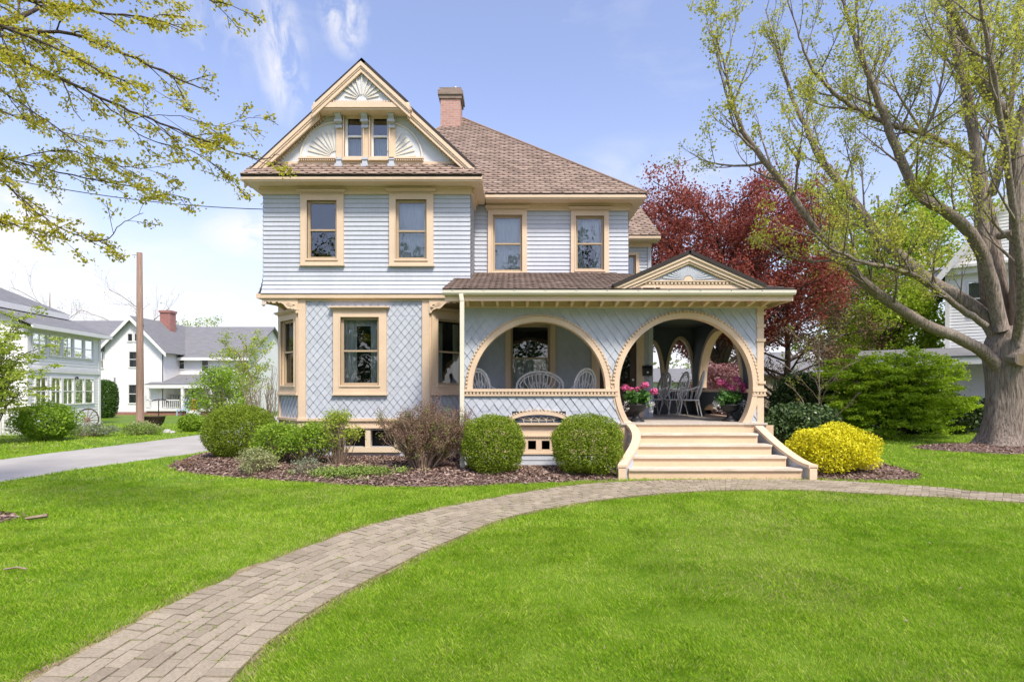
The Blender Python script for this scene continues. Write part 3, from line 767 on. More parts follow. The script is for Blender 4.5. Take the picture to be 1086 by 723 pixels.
# rake boards
m = MB()
def rake(x0, x1, D, dz, w, th):
    """board along the roof slope, its upper edge dz below the roof line"""
    z0, z1 = gz_at(x0) - dz, gz_at(x1) - dz; k = w * math.sqrt(1 + SL * SL)
    m.prism(front(D), [(x0, z0), (x1, z1), (x1, z1 - k), (x0, z0 - k)], -th, th)
for s in (-1, 1):
    xe = nL + .04 if s < 0 else nR - .04
    xu = AX + s * 1.0
    rake(xe, xu, 12.965, .12, .17, .025); rake(xe, xu, 12.93, .11, .075, .03); rake(xe + (-s) * .02, xu, 12.94, .20, .045, .02)
    xq = AX + s * 1.10
    rake(xq, AX, 12.775, .12, .16, .025); rake(xq, AX, 12.74, .11, .07, .03); rake(xq, AX, 12.75, .19, .04, .02)
m.build('rake_board', M['cream'], H)
for s in (-1, 1):                            # dentil line on the wall below the lower rakes
    m = MB(); x = AX + s * .98
    while abs(x - AX) < 2.35:
        z = gz_at(x) - .30
        if z > 7.0: m.prism(fG, [(x - .022, z - .05), (x + .022, z - .05), (x + .022, z), (x - .022, z)], 0, .05)
        x += s * .055
    m.prism(fG, [(AX + s * .95, gz_at(AX + s * .95) - .20), (AX + s * 2.4, gz_at(AX + s * 2.4) - .20), (AX + s * 2.4, gz_at(AX + s * 2.4) - .30), (AX + s * .95, gz_at(AX + s * .95) - .30)], 0, .045)
    m.build('rake_dentils', M['cream'], H)
# chimney
m = MB(); x0, x1 = -2.30, -1.66
m.box(x0, x1, 18.2, 18.9, 9.4, 11.05); ch = m.build('chimney', M['brick'], H)
m = MB(); m.box(x0 - .04, x1 + .04, 18.16, 18.94, 11.05, 11.16); m.box(x0 - .08, x1 + .08, 18.12, 18.98, 11.16, 11.30); m.box(x0 - .03, x1 + .03, 18.17, 18.93, 11.30, 11.40)
m.build('chimney_cap', M['brickdark'], ch)
m = MB(); m.tube([(-1.85, 18.5, 11.4), (-1.85, 18.5, 11.56)], .09, 10); m.build('flue', M['metal'], ch)

# ---------------------------------------------------------------- the porch
A1 = (.57, 1.70, 1.41, 1.44); A2 = (3.68, 1.78, 1.41, 1.44); RW = .15
PX0, PX1, PZ0, PZ1, FZ = -1.06, 5.31, .92, 3.44, 1.0
def in_open(a, b):
    for i, (ca, cb, ra, rb) in enumerate((A1, A2)):
        if ((a - ca) / ra) ** 2 + ((b - cb) / rb) ** 2 < 1 and b > (1.70 if i == 0 else FZ): return True
    return False
m = MB()
# shingles above the rail, then the apron below it
E1 = (A1[0], A1[1], A1[2] + .07, A1[3] + .07); E2 = (A2[0], A2[1], A2[2] + .07, A2[3] + .07)
tiles(m, fP, [rpoly((PX0, 2.13, 1.70, PZ1))], 'diamond', .19, .255, .027, [E1])
tiles(m, fP, [rpoly((2.13, 5.2, 1.70, PZ1))], 'diamond', .19, .255, .027, [E2])
tiles(m, fP, [rpoly(r) for r in rect_minus((PX0, 2.13, .95, 1.57), [(.0, 1.14, .9, 1.24), (-.10, 1.24, .9, 1.12)])], 'diamond', .19, .255, .027)
tiles(m, fP, [rpoly((2.13, 2.7, .99, 1.57))], 'diamond', .19, .255, .027, [E2]); tiles(m, fP, [rpoly((4.7, 5.2, .99, 1.57))], 'diamond', .19, .255, .027, [E2])
pwall = m.build('porch_wall', M['blueshingle'], H)
def panel_cols(mb, fr, rect, ells, c0, c1, step=.03):
    a0, a1, b0, b1 = rect; n = int((a1 - a0) / step)
    for i in range(n):
        p, q = a0 + (a1 - a0) * i / n, a0 + (a1 - a0) * (i + 1) / n; mid = (p + q) / 2; spans = [(b0, b1)]
        for (ca, cb, ra, rb, zmin) in ells:
            k = 1 - ((mid - ca) / ra) ** 2
            if k <= 0: continue
            lo, hi = max(cb - rb * math.sqrt(k), zmin), cb + rb * math.sqrt(k); ns = []
            for s, t in spans:
                if lo > s: ns.append((s, min(t, lo)))
                if hi < t: ns.append((max(s, hi), t))
            spans = [z for z in ns if z[1] - z[0] > 1e-3]
        for s, t in spans:
            for c in (c0, c1): mb.add([fr.pt(p, s, c), fr.pt(q, s, c), fr.pt(q, t, c), fr.pt(p, t, c)], [(0, 1, 2, 3)])
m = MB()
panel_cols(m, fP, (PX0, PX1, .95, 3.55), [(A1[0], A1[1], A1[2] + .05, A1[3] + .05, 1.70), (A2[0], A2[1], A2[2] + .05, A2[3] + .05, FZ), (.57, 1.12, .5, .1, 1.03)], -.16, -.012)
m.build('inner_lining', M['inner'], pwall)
# arch rings with beads, and the rail
m = MB()
t2 = math.asin((A2[1] - FZ) / A2[3])
for (ca, cb, ra, rb), t0, t1 in ((A1, 0, PI), (A2, -t2, PI + t2)):
    m.ring(fP, ca, cb, ra, rb, .105, t0, t1, -.17, .05, 72)
    m.ring(fP, ca, cb, ra + .105, rb + .105, .042, t0, t1, -.02, .028, 72)
m.build('arch_trim', M['cream'], pwall)
for (ca, cb, ra, rb), t0, t1 in ((A1, 0.02, PI - .02), (A2, .02, PI - .02)):
    m = MB()
    n = 62
    for i in range(n):
        t = t0 + (t1 - t0) * (i + .5) / n; ct, st = math.cos(t), math.sin(t)
        c = fP.pt(ca + (ra + .128) * ct, cb + (rb + .128) * st, .043)
        rad = (fP.u * ct + fP.w * st); tg = (-fP.u * st + fP.w * ct)
        m.add([c + rad * i1 * .021 + tg * j1 * .020 + fP.n * k1 * .022 for i1 in (-1, 1) for j1 in (-1, 1) for k1 in (-1, 1)], MB.BF)
    m.build('arch_beads', M['cream'], pwall)
m = MB()
def rail(a0, a1):
    m.fbox(fP, a0, a1, 1.655, 1.715, -.19, .075); m.fbox(fP, a0, a1, 1.565, 1.60, -.17, .06); m.fbox(fP, a0, a1, 1.60, 1.655, -.17, .012)
    dentils(m, fP, a0, a1, 1.603, 1.652, .012, .065, .075)
rail(PX0, 2.24); m.build('porch_rail', M['cream'], pwall)
m = MB(); rail(5.08, PX1 + .06); m.build('porch_rail', M['cream'], pwall)
# corner post with turned blocks
m = MB(); m.fbox(fP, 5.19, 5.33, 1.0, PZ1 + .02, -.15, .03)
for z in (3.28, 3.02, 2.72, 1.82): m.fbox(fP, 5.17, 5.36, z, z + .06, -.17, .055)
m.build('corner_post', M['cream'], pwall)
m = MB(); m.fbox(fP, PX0 - .02, PX0 + .03, .95, PZ1, -.15, .03)
m.build('corner_post', M['cream'], pwall)
# long low vent and lattice skirting
m = MB()
m.fbox(fP, -.12, 1.26, .955, 1.0, -.05, .085)
m.ring(fP, .57, 1.02, .56, .15, .085, 0.0, PI, -.05, .05, 30)
dentl = [(.57 + .665 * math.cos(t), 1.02 + .255 * math.sin(t)) for t in np.linspace(.05, PI - .05, 26)]
for a, b in dentl: m.fbox(fP, a - .016, a + .016, b - .016, b + .016, 0, .06)
m.fbox(fP, PX0, 2.05, .74, .955, -.06, .0); m.fbox(fP, PX0, 2.05, .70, .74, -.06, .035)
dentils(m, fP, PX0, 2.05, .70, .735, .035, .05, .06)
for r in rect_minus((PX0, 2.05, .34, .70), [(.57 + k * .29 - .145 - .085, .57 + k * .29 - .145 + .085, .43, .62) for k in range(-5, 6)]): m.fbox(fP, *r, -.05, .01)
m.fbox(fP, PX0, 2.05, .33, .37, -.05, .03)
m.build('porch_skirting', M['cream'], pwall)
m = MB(); siding(m, fP, (PX0, 2.05, -.05, .335), [], .105, .015); m.fbox(fP, PX0, PX1, -.2, .1, -.12, -.06); m.build('skirting_siding', M['blue'], pwall)
m = MB(); m.fbox(fP, PX0, 2.2, .05, .95, -.6, -.5); m.build('shade_backing', M['void'], pwall)  # dark slab behind the lattice, its colour is the shade underneath
m = MB()                                     # scrolls in the vent
for k in (-.32, -.16, 0, .16, .32):
    m.tube([fP.pt(.57 + k, 1.0, .0), fP.pt(.57 + k - .01, 1.06, 0), fP.pt(.57 + k + .03, 1.11, 0), fP.pt(.57 + k + .07, 1.13, 0)], .008, 5)
    m.tube([fP.pt(.57 + k, 1.05, .0), fP.pt(.57 + k - .05, 1.10, 0), fP.pt(.57 + k - .08, 1.10, 0)], .007, 5)
m.build('vent_scroll', M['creamsoft'], pwall)

# side and back walls of the porch
fE = Fr((5.31, DP, 0), (0, 1, 0), (1, 0, 0)); BK = 16.2; fK = front(BK)
sideE = (2.15, 1.75, 1.42, 1.43)
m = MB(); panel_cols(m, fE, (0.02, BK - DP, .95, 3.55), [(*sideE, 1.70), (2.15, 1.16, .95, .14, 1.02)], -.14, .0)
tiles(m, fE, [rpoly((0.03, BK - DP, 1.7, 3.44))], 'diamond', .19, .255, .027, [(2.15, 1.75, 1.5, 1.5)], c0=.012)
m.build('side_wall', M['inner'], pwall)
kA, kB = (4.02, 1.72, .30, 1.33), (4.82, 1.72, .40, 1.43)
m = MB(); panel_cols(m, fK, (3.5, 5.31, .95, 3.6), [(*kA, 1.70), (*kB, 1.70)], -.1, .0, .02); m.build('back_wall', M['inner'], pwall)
m = MB()
m.ring(fE, sideE[0], sideE[1], sideE[2] - .02, sideE[3] - .02, .12, 0, PI, -.17, .04, 48)
m.fbox(fE, .1, BK - DP, 1.64, 1.71, -.19, .05)
for (ca, cb, ra, rb) in (kA, kB): m.ring(fK, ca, cb, ra - .02, rb - .02, .09, 0, PI, -.13, .04, 48)
m.fbox(fK, 3.6, 5.2, 1.64, 1.71, -.12, .05)
m.ring(fE, 2.15, 1.16, .9, .12, .07, 0, PI, -.17, .03, 24); m.fbox(fE, 1.2, 3.1, .995, 1.05, -.17, .03)
m.build('arch_trim', M['cream'], pwall)
# floor, ceiling
m = MB(); y = 11.93
while y < BK: m.box(PX0, 5.33, y, min(y + .10, BK) - .005, FZ - .035, FZ); y += .10
m.box(2.28, 5.36, 11.86, 11.93, FZ - .04, FZ + .002)
m.build('porch_floor', M['deck'], H)
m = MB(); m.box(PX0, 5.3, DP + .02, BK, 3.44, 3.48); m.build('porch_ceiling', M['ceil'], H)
# porch cornice, brackets, gutter
m = MB()
m.fbox(fP, PX0 - .03, PX1 + .05, PZ1, PZ1 + .12, -.05, .04); m.fbox(fP, PX0 - .03, PX1 + .08, PZ1 - .012, PZ1 + .02, -.05, .065)
m.fbox(fP, PX0 - .25, PX1 + .34, PZ1 + .12, PZ1 + .145, -.05, .56)
m.fbox(fP, PX0 - .30, PX1 + .36, PZ1 + .05, PZ1 + .25, .56, .585)
m.fbox(fE, -.56, BK - DP, PZ1 + .122, PZ1 + .147, -.05, .34); m.fbox(fE, -.58, BK - DP, PZ1 + .05, PZ1 + .25, .34, .365)
m.fbox(fE, 0, BK - DP, PZ1, PZ1 + .12, -.05, .04)
m.build('porch_cornice', M['cream'], H)
b = MB(); b.prism(Fr((0, DP, 0), (0, -1, 0), (1, 0, 0)), [(.04, 3.55), (.42, 3.55), (.42, 3.50), (.30, 3.485), (.16, 3.46), (.04, 3.44)], -.03, .03)
x = PX0 + .14
first = None
while x < 5.3:
    if first is None:
        q = MB(); q.v = [(v[0] + x, v[1], v[2]) for v in b.v]; q.f = list(b.f); first = q.build('eave_bracket', M['cream'], H); xf = x
    else:
        o = first.copy(); COL.objects.link(o); o.parent = H; o.location.x = x - xf
    x += .31
m = MB()
prof = [(-.005, .0), (.075, .0), (.10, .035), (.105, .09), (.095, .09), (.085, .04), (.07, .012), (.005, .012), (.005, .09), (-.005, .09)]
m.prism(Fr((-1.40, DP - .585, 3.60), (0, -1, 0), (1, 0, 0)), prof, 0, 7.09)
gut = m.build('gutter', M['gutter'], H)
m = MB(); x = -1.2
while x < 5.6: m.box(x, x + .02, DP - .70, DP - .585, 3.683, 3.70); x += .62
m.build('gutter_strap', M['metal'], gut)
# porch roof
RZ0 = 3.72; RS = (4.67 - 3.72) / 3.1
def rz(D): return RZ0 + RS * (D - 11.38)
m = MB()
e0, e1 = Vector((-1.40, 11.38, RZ0)), Vector((5.68, 11.38, RZ0)); hp = Vector((2.98, 14.08, rz(14.08)))
slab(m, [(-1.40, 11.38, RZ0), e1, hp, (2.98, 14.5, rz(14.5)), (-.96, 14.5, rz(14.5)), (-.96, 13.2, rz(13.2)), (-1.34, 13.2, rz(13.2))], .05)
slab(m, [e1, (5.68, 16.6, RZ0), (2.98, 16.6, hp.z), hp], .05)
proof = m.build('porch_roof', M['roofedge'], H)
roof_tiles('roof_shingles', e0, (1, 0, 0), [e0, e1, hp, (2.98, 14.5, rz(14.5)), (-.96, 14.5, rz(14.5))], 'porchroof', .26, .15, .016, proof)
roof_tiles('roof_shingles', (-1.40, 11.38, RZ0), (1, 0, 0), [(-1.40, 11.38, RZ0), (-.9, 11.38, RZ0), (-.97, 13.19, rz(13.19)), (-1.34, 13.19, rz(13.19))], 'porchroof', .26, .15, .016, proof)
roof_tiles('roof_shingles', e1, (0, 1, 0), [e1, (5.68, 16.6, RZ0), (2.98, 16.6, hp.z), hp], 'porchroof', .26, .15, .016, proof)
# pediment
pD = 11.46; fD = front(pD); pa, ph = 3.565, 4.43; pl, prr = 2.02, 5.11; pb = 3.76
sl = (ph - pb) / (pa - pl)
m = MB(); m.prism(fD, [(pl + .1, pb - .02), (prr - .1, pb - .02), (pa, ph - .08)], -.05, 0)
ped = m.build('pediment', M['creamsoft'], H)
m = MB()
for s, xe in ((-1, pl), (1, prr)):
    k = (ph - pb) / abs(xe - pa); d = 14.2
    slab(m, [(pa, pD - .14, ph + .07), (pa, d, ph + .07), (xe, d, pb + .05), (xe, pD - .14, pb + .05)], .07)
m.build('pediment_roof', M['roofedge'], ped)
m = MB()
for xe in (pl, prr):
    k = (ph - pb) / abs(xe - pa); L_ = abs(xe - pa); s = 1 if xe > pa else -1
    for dz, w, D in ((.03, .11, pD - .07), (.02, .045, pD - .10), (.15, .04, pD - .045)):
        m.prism(front(D), [(xe - s * .02, pb - dz + .0), (pa, ph - dz), (pa, ph - dz - w * 1.08), (xe - s * .02 - s * w / k * .9, pb - dz - .0)], -.02, .02)
m.fbox(fD, pl + .15, prr - .15, pb - .03, pb + .05, 0, .03)
m.fbox(fD, pl + .45, prr - .45, pb + .115, pb + .14, 0, .05); dentils(m, fD, pl + .5, prr - .5, pb + .07, pb + .112, 0, .04, .075)
m.build('pediment_trim', M['cream'], ped)
th = ph - pb - .36; tw = th / sl
m = MB(); m.prism(fD, [(pa - tw * 1.02, pb + .145), (pa + tw * 1.02, pb + .145), (pa, pb + .145 + th)], 0, .006); m.build('fan_panel', M['blue'], ped)
sunburst('sunburst', fD, pa, pb + .145, .10, lambda t: .93 * th * tw / (tw * abs(math.sin(t)) + th * abs(math.cos(t))), .06, PI - .06, 21, 'blue', ped, .006, .03)
q = MB(); q.prism(fD, [(pa + .09 * math.cos(t), pb + .145 + .09 * math.sin(t)) for t in np.linspace(0, PI, 9)], .006, .03); q.build('sunburst_hub', M['cream'], ped)
# downspout
m = MB(); xd = PX(489.5, 11.45)
m.beam((xd, 11.36, 3.62), (xd + .02, 11.36, 3.48), .085, .085); m.beam((xd + .02, 11.36, 3.50), (xd + .02, 11.36, .22), .085, .07, (0, 1, 0))
m.build('downspout', M['gutter'], H)
m = MB(); m.tube([(xd + .02, 11.36, .26), (xd + .03, 11.33, .16), (xd + .07, 11.22, .07)], [.05, .055, .06], 8, cap=False); m.tube([(xd + .065, 11.24, .075), (xd + .072, 11.2, .062)], [.04, .04], 8)
o = m.build('downspout_shoe', M['gutter'], H)

# stairs
st = MB(); ris = MB()
def sxl(q): return 2.06 + .40 * (1 - (1 - q) ** 2) * 1.0      # inner face of left side, q: 0 bottom .. 1 top
def sxr(q): return 5.53 - .50 * (1 - (1 - q) ** 1.6)
for i in range(5):
    y0 = 10.75 + i * .285; z1 = .2 * (i + 1); q = i / 4
    a0, a1 = 2.22 + .22 * min(1, q * 1.4), 5.50 - .62 * q
    ris.box(a0, a1, y0, y0 + .03, z1 - .2, z1 - .04)
    if i < 4: st.box(a0, a1 - .0, y0 - .04, y0 + .288, z1 - .04, z1)
stair = ris.build('stairs', M['riser'], H)
st.build('tread', M['tread'], stair)
# side walls following the curved caps
def capline(side, n=14):
    out = []
    for i in range(n + 1):
        q = i / n; y = 10.62 + q * 1.40
        if side < 0: x = 2.07 + .50 * math.sin(q * PI * .70) - .06 * q; z = .27 + .76 * (q ** .8)
        else: x = 5.66 - .52 * q ** .85; z = .27 + .76 * (q ** 1.35)
        out.append(Vector((x, y, z)))
    return out
for side in (-1, 1):
    c = capline(side); n = len(c); m = MB()
    vs = []; fs = []
    for p in c:
        for dx in (-.035, .035):
            vs += [(p.x + dx, p.y + .03, -.05), (p.x + dx, p.y + .03, p.z - .03)]
    for i in range(n - 1):
        k = 4 * i; fs += [(k, k + 4, k + 5, k + 1), (k + 2, k + 3, k + 7, k + 6), (k + 1, k + 5, k + 7, k + 3)]
    fs += [(0, 1, 3, 2)]
    m.add(vs, fs)
    m.build('stair_side', M['blue'], stair)
for side in (-1, 1):
    c = capline(side); m = MB(); vs = []; n = len(c)
    for p in c: vs += [(p.x + dx, p.y, p.z + dz) for dx, dz in ((-.085, -.045), (.085, -.045), (.085, .015), (-.085, .015))]
    fs = [(4 * i + j, 4 * i + (j + 1) % 4, 4 * i + 4 + (j + 1) % 4, 4 * i + 4 + j) for i in range(n - 1) for j in range(4)] + [(0, 1, 2, 3), (4 * n - 4, 4 * n - 3, 4 * n - 2, 4 * n - 1)]
    m.add(vs, fs)
    p = c[0]; m.box(p.x - .07, p.x + .07, p.y + .0, p.y + .16, -.02, p.z - .03)
    m.build('stair_cap', M['cream'], stair)
m = MB(); m.box(2.1, 5.6, 10.79, 10.83, -.05, .15); m.box(2.2, 5.5, 11.9, 11.95, 0, .95); m.build('stair_back', M['riser'], stair)

# front door and mailbox wall trim
m = MB()
m.fbox(fM, 2.03, 2.24, 1.0, 3.42, 0, .07); m.fbox(fM, 3.18, 3.37, 1.0, 3.42, 0, .07); m.fbox(fM, 2.03, 3.37, 3.42, 3.44, 0, .08)
dr = m.build('front_door', M['cream'], H)
m = MB(); m.fbox(fM, 2.24, 3.18, 1.0, 3.40, -.06, -.02)
for r in rect_minus((2.26, 3.16, 1.03, 3.38), [(2.40, 3.02, 1.85, 3.2), (2.40, 3.02, 1.15, 1.7)]): m.fbox(fM, *r, -.02, .01)
m.build('door_leaf', M['door'], dr)
m = MB(); m.add([fM.pt(2.4, 1.85, -.014), fM.pt(3.02, 1.85, -.014), fM.pt(3.02, 3.2, -.014), fM.pt(2.4, 3.2, -.014)], [(0, 1, 2, 3)]); m.build('door_pane', M['glassdim'], dr)
m = MB(); m.tube([fM.pt(3.09, 1.95, .01), fM.pt(3.09, 1.95, .06)], [.015, .03], 8); m.build('door_handle', M['metal'], dr)
m = MB(); m.fbox(fM, 3.5, 3.61, 1.0, 3.44, -.02, .03); m.build('corner_board', M['blue'], H)
# mailbox: hangs on the wall
mx0, mx1 = PX(681.8, 14.4), PX(691.3, 14.4)
mt = thing('mailbox', 'black metal mailbox hanging on the porch wall beside the front door', 'mailbox', ((mx0 + mx1) / 2, 14.47, 2.05))
m = MB(); fx = front(14.47); m.prism(Fr((mx0, 14.47, 0), (0, -1, 0), (1, 0, 0)), [(0.005, 2.05), (.10, 2.05), (.12, 2.22), (.005, 2.24)], 0, mx1 - mx0); m.build('box_body', M['iron'], mt)
m = MB(); m.prism(Fr((mx0 - .01, 14.47, 0), (0, -1, 0), (1, 0, 0)), [(0.005, 2.243), (.13, 2.223), (.13, 2.235), (.07, 2.30), (.005, 2.32)], 0, mx1 - mx0 + .02); m.build('lid', M['iron'], mt)
m = MB(); m.fbox(fx, mx0 + .09, mx1 - .09, 2.12, 2.16, .11, .116); m.build('plate', M['whitemetal'], mt)
# ---------------------------------------------------------------- the ground
def in_poly(x, y, poly):
    ins = np.zeros(len(x), bool); n = len(poly)
    for i in range(n):
        x0, y0 = poly[i]; x1, y1 = poly[(i + 1) % n]
        c = ((y0 > y) != (y1 > y)) & (x < (x1 - x0) * (y - y0) / (y1 - y0 + 1e-12) + x0); ins ^= c
    return ins
def sheet(name, poly, z, mat, kind='structure', label=None):
    m = MB(); m.add([(x, y, z) for x, y in poly], [tuple(range(len(poly)))])
    o = m.build(name, mat); o['kind'] = kind; return o
g = sheet('lawn', [(-260, -80), (260, -80), (260, 420), (-260, 420)], 0.0, M['soil'])
DRIVE = [(-8.9, -4), (-9.3, 6), (-9.42, 9.8), (-9.26, 11.9), (-8.7, 14.2), (-8.25, 15.7), (-8.0, 18), (-8.2, 24), (-9.5, 34), (-13.5, 34), (-12.6, 27), (-11.7, 21.9), (-11.9, 18.2), (-12.35, 15), (-12.5, 11), (-12.6, 4), (-12.6, -4)]
sheet('driveway', DRIVE, .004, M['asphalt'])
WALK = [(-13.2, 25), (-12.3, 25), (-12.8, 31), (-14.5, 36), (-15.6, 36), (-14, 31)]
sheet('path', WALK, .008, M['pave'])
sheet('road', [(-200, -14), (200, -14), (200, -7), (-200, -7)], .004, M['asphalt'])
# brick walk
KN = [(None, (-2.82, .8), (-1.68, .8)), ((37, 723), (244, 723)), ((129, 671), (278, 689)), ((204, 632), (343, 642)), ((318, 584), (418, 602)), ((398, 557), (477, 574)),
      ((472, 539), (540, 549)), ((540, 526), (600, 536.5)), ((600, 516.5), (650, 529)), ((660, 511.5), (700, 524)), ((757, 509.2), (760, 520.7)), ((857, 509.5), (842, 520)),
      ((930, 513), (922, 524)), ((1000, 518), (1000, 528)), ((1086, 525), (1086, 533.5)), (None, (13.2, 7.4), (12.6, 6.6))]
UE, LE = [], []
for k in KN:
    if k[0] is None: UE.append(k[1]); LE.append(k[2])
    else: UE.append(G(*k[0])); LE.append(G(*k[1]))
def dens(e): return np.array([(p.x, p.y) for p in catmull([(x, y, 0) for x, y in e], 14)])
UE, LE = dens(UE), dens(LE)
PATH = [tuple(p) for p in UE] + [tuple(p) for p in LE[::-1]]
m = MB(); n = len(UE)
m.add([(x, y, .011) for x, y in UE] + [(x, y, .011) for x, y in LE], [(i, i + 1, n + i + 1, n + i) for i in range(n - 1)])
o = m.build('brick_path_bed', M['joint']); o['kind'] = 'structure'
mid = (UE + LE) / 2; S = np.concatenate([[0], np.cumsum(np.linalg.norm(np.diff(mid, axis=0), axis=1))])
def onpath(s, f):
    u = np.array([np.interp(s, S, UE[:, 0]), np.interp(s, S, UE[:, 1])]); l = np.array([np.interp(s, S, LE[:, 0]), np.interp(s, S, LE[:, 1])])
    return u + (l - u) * f
m = MB()
def brick(s0, s1, f0, f1):
    g_ = .0055; w = np.linalg.norm(onpath(s0, 1) - onpath(s0, 0)); gf = g_ / max(w, .2)
    z = .020 + rnd.uniform(-.003, .003); tx, ty = rnd.uniform(-.004, .004), rnd.uniform(-.003, .003)
    q = [onpath(s0 + g_, f0 + gf), onpath(s1 - g_, f0 + gf), onpath(s1 - g_, f1 - gf), onpath(s0 + g_, f1 - gf)]
    m.add([(p[0], p[1], 0) for p in q] + [(p[0], p[1], z + a) for p, a in zip(q, (tx + ty, tx - ty, -tx - ty, -tx + ty))],
          [(4, 5, 6, 7), (0, 1, 5, 4), (1, 2, 6, 5), (2, 3, 7, 6), (3, 0, 4, 7)])
nc = 7; he = .16; s = 0.0
fc = np.linspace(he, 1 - he, nc + 1)
while s < S[-1] - .2:
    for f0, f1 in ((0, he), (1 - he, 1)):
        for q in (0, 1): brick(s + q * .105, s + q * .105 + .105, f0, f1)
    for c in range(nc):
        o_ = (c % 2) * .105; brick(s + o_ - .0, s + o_ + .21, fc[c], fc[c + 1])
    s += .21
o = m.build('brick_path', M['paver']); o['kind'] = 'structure'

# bare soil along the edges of the walk
def strip(edge, other, seed):
    d = edge - other; d = d / np.linalg.norm(d, axis=1, keepdims=True); k = np.arange(len(edge))
    w = .05 + .035 * np.sin(k * .9 + seed) + .03 * np.sin(k * .37 + 2 * seed) + NR.uniform(-.015, .02, len(k)); w = np.clip(w, .005, .16)
    return edge + d * w[:, None]
SE1, SE2 = strip(UE, LE, 1.0), strip(LE, UE, 3.0) * .4 + LE * .6
for e, o2_ in ((UE, SE1), (LE, SE2)):
    m = MB(); n = len(e); m.add([(x, y, .005) for x, y in e] + [(x, y, .005) for x, y in o2_], [(i, i + 1, n + i + 1, n + i) for i in range(n - 1)])
    o = m.build('soil_edge', M['soiledge']); o['kind'] = 'structure'
# mulch beds
BED = [(-7.55, 12.5), (-6.9, 11.75), (-6.3, 11.35), (-5.12, 10.85), (-3.66, 10.3), (-2.36, 9.92), (-1.03, 9.85), (.29, 10.2), (1.3, 10.5), (2.03, 10.62), (2.03, 12.2), (-1.0, 12.2), (-1.0, 14.4), (-5.6, 14.4), (-5.6, 17), (-7.9, 17), (-8.0, 14.2)]
BED2 = [(5.75, 10.75), (6.8, 10.55), (7.75, 10.75), (8.1, 11.3), (8.3, 12.5), (9, 15.5), (5.4, 15.8), (5.4, 12.2)]
BED3 = [(14.2 + 2.55 * math.cos(t) * (1 + .08 * math.sin(3 * t)), 16.0 + 1.35 * math.sin(t)) for t in np.linspace(0, 2 * PI, 22)[:-1]]
BED4 = [(-7.6 + 1.05 * math.cos(t) * (1 + .12 * math.sin(4 * t)), 7.25 + .62 * math.sin(t)) for t in np.linspace(0, 2 * PI, 20)[:-1]]
def edge_dist(x, y, poly):
    d = np.full(len(x), 1e9); n = len(poly)
    for i in range(n):
        a = np.array(poly[i]); b = np.array(poly[(i + 1) % n]); ab = b - a
        t = np.clip(((x - a[0]) * ab[0] + (y - a[1]) * ab[1]) / max((ab ** 2).sum(), 1e-9), 0, 1)
        d = np.minimum(d, np.hypot(x - a[0] - t * ab[0], y - a[1] - t * ab[1]))
    return d
def bed(name, poly, hmax, dens_, parentless=True):
    xs = [p[0] for p in poly]; ys = [p[1] for p in poly]; st_ = .09
    gx_ = np.arange(min(xs), max(xs) + st_, st_); gy_ = np.arange(min(ys), max(ys) + st_, st_)
    X, Y = np.meshgrid(gx_, gy_); x, y = X.ravel(), Y.ravel()
    ins = in_poly(x, y, poly); d = edge_dist(x, y, poly)
    z = np.where(ins, .012 + hmax * np.clip(d / .8, 0, 1) ** .7 + NR.uniform(-.012, .012, len(x)) * np.clip(d / .1, 0, 1), -.02)
    nx = len(gx_); vs = list(zip(x, y, z)); fs = []
    I = ins.reshape(X.shape)
    for j in range(len(gy_) - 1):
        for i in range(nx - 1):
            if I[j:j + 2, i:i + 2].any(): fs.append((j * nx + i, j * nx + i + 1, (j + 1) * nx + i + 1, (j + 1) * nx + i))
    mb = MB(); mb.add(vs, fs); o = mb.build(name, M['mulch'], smooth=True); o['kind'] = 'structure'
    N = int(dens_ * (max(xs) - min(xs)) * (max(ys) - min(ys)))
    px = NR.uniform(min(xs) - .06, max(xs) + .06, N); py = NR.uniform(min(ys) - .06, max(ys) + .06, N)
    k = in_poly(px, py, poly) | ((edge_dist(px, py, poly) < .07) & (NR.random(N) < .35)); px, py = px[k], py[k]
    dd = edge_dist(px, py, poly); ii = in_poly(px, py, poly)
    pz = np.where(ii, .02 + hmax * np.clip(dd / .8, 0, 1) ** .7, .02) + NR.uniform(0, .025, len(px))
    c = np.stack([px, py, pz], 1); up = np.zeros_like(c); up[:, 2] = 1
    o2 = np_mesh('mulch_chips', leaf_verts(c, NR.uniform(.03, .095, len(c)), up, 1.6, .42), 4, M['chip'])
    tag(o2, kind='stuff'); return o2
for nm, pl_, h_, d_ in (('flower_bed', BED, .12, 900), ('flower_bed', BED2, .08, 700), ('tree_bed', BED3, .10, 420), ('tree_bed', BED4, .03, 900)):
    bed(nm, pl_, h_, d_)

# grass: one coat of blades
ZONES = [(1.6, 2.9, 3000, .0035, .032), (2.9, 4.6, 16500, .0023, .029), (4.6, 7.0, 10000, .0031, .030), (7.0, 10.5, 3900, .0055, .036), (10.5, 16, 1000, .012, .045), (16, 28, 240, .024, .05)]
bv = []; dv_ = []
def vnoise(x, y, s, seed):
    r = np.random.default_rng(seed).random((97, 97)); X, Y = x * s + 400.3, y * s + 400.7
    i, j = np.floor(X).astype(int), np.floor(Y).astype(int); u, v = X - i, Y - j; u = u * u * (3 - 2 * u); v = v * v * (3 - 2 * v)
    g_ = lambda a, b: r[a % 97, b % 97]
    return (g_(i, j) * (1 - u) + g_(i + 1, j) * u) * (1 - v) + (g_(i, j + 1) * (1 - u) + g_(i + 1, j + 1) * u) * v
HOUSEP = [(-5.8, 13.0), (-1, 13.0), (-1.06, 11.95), (2.05, 11.95), (2.05, 10.72), (5.62, 10.72), (5.35, 16.5), (4.5, 24), (-5.8, 24)]
PATHIN = PATH
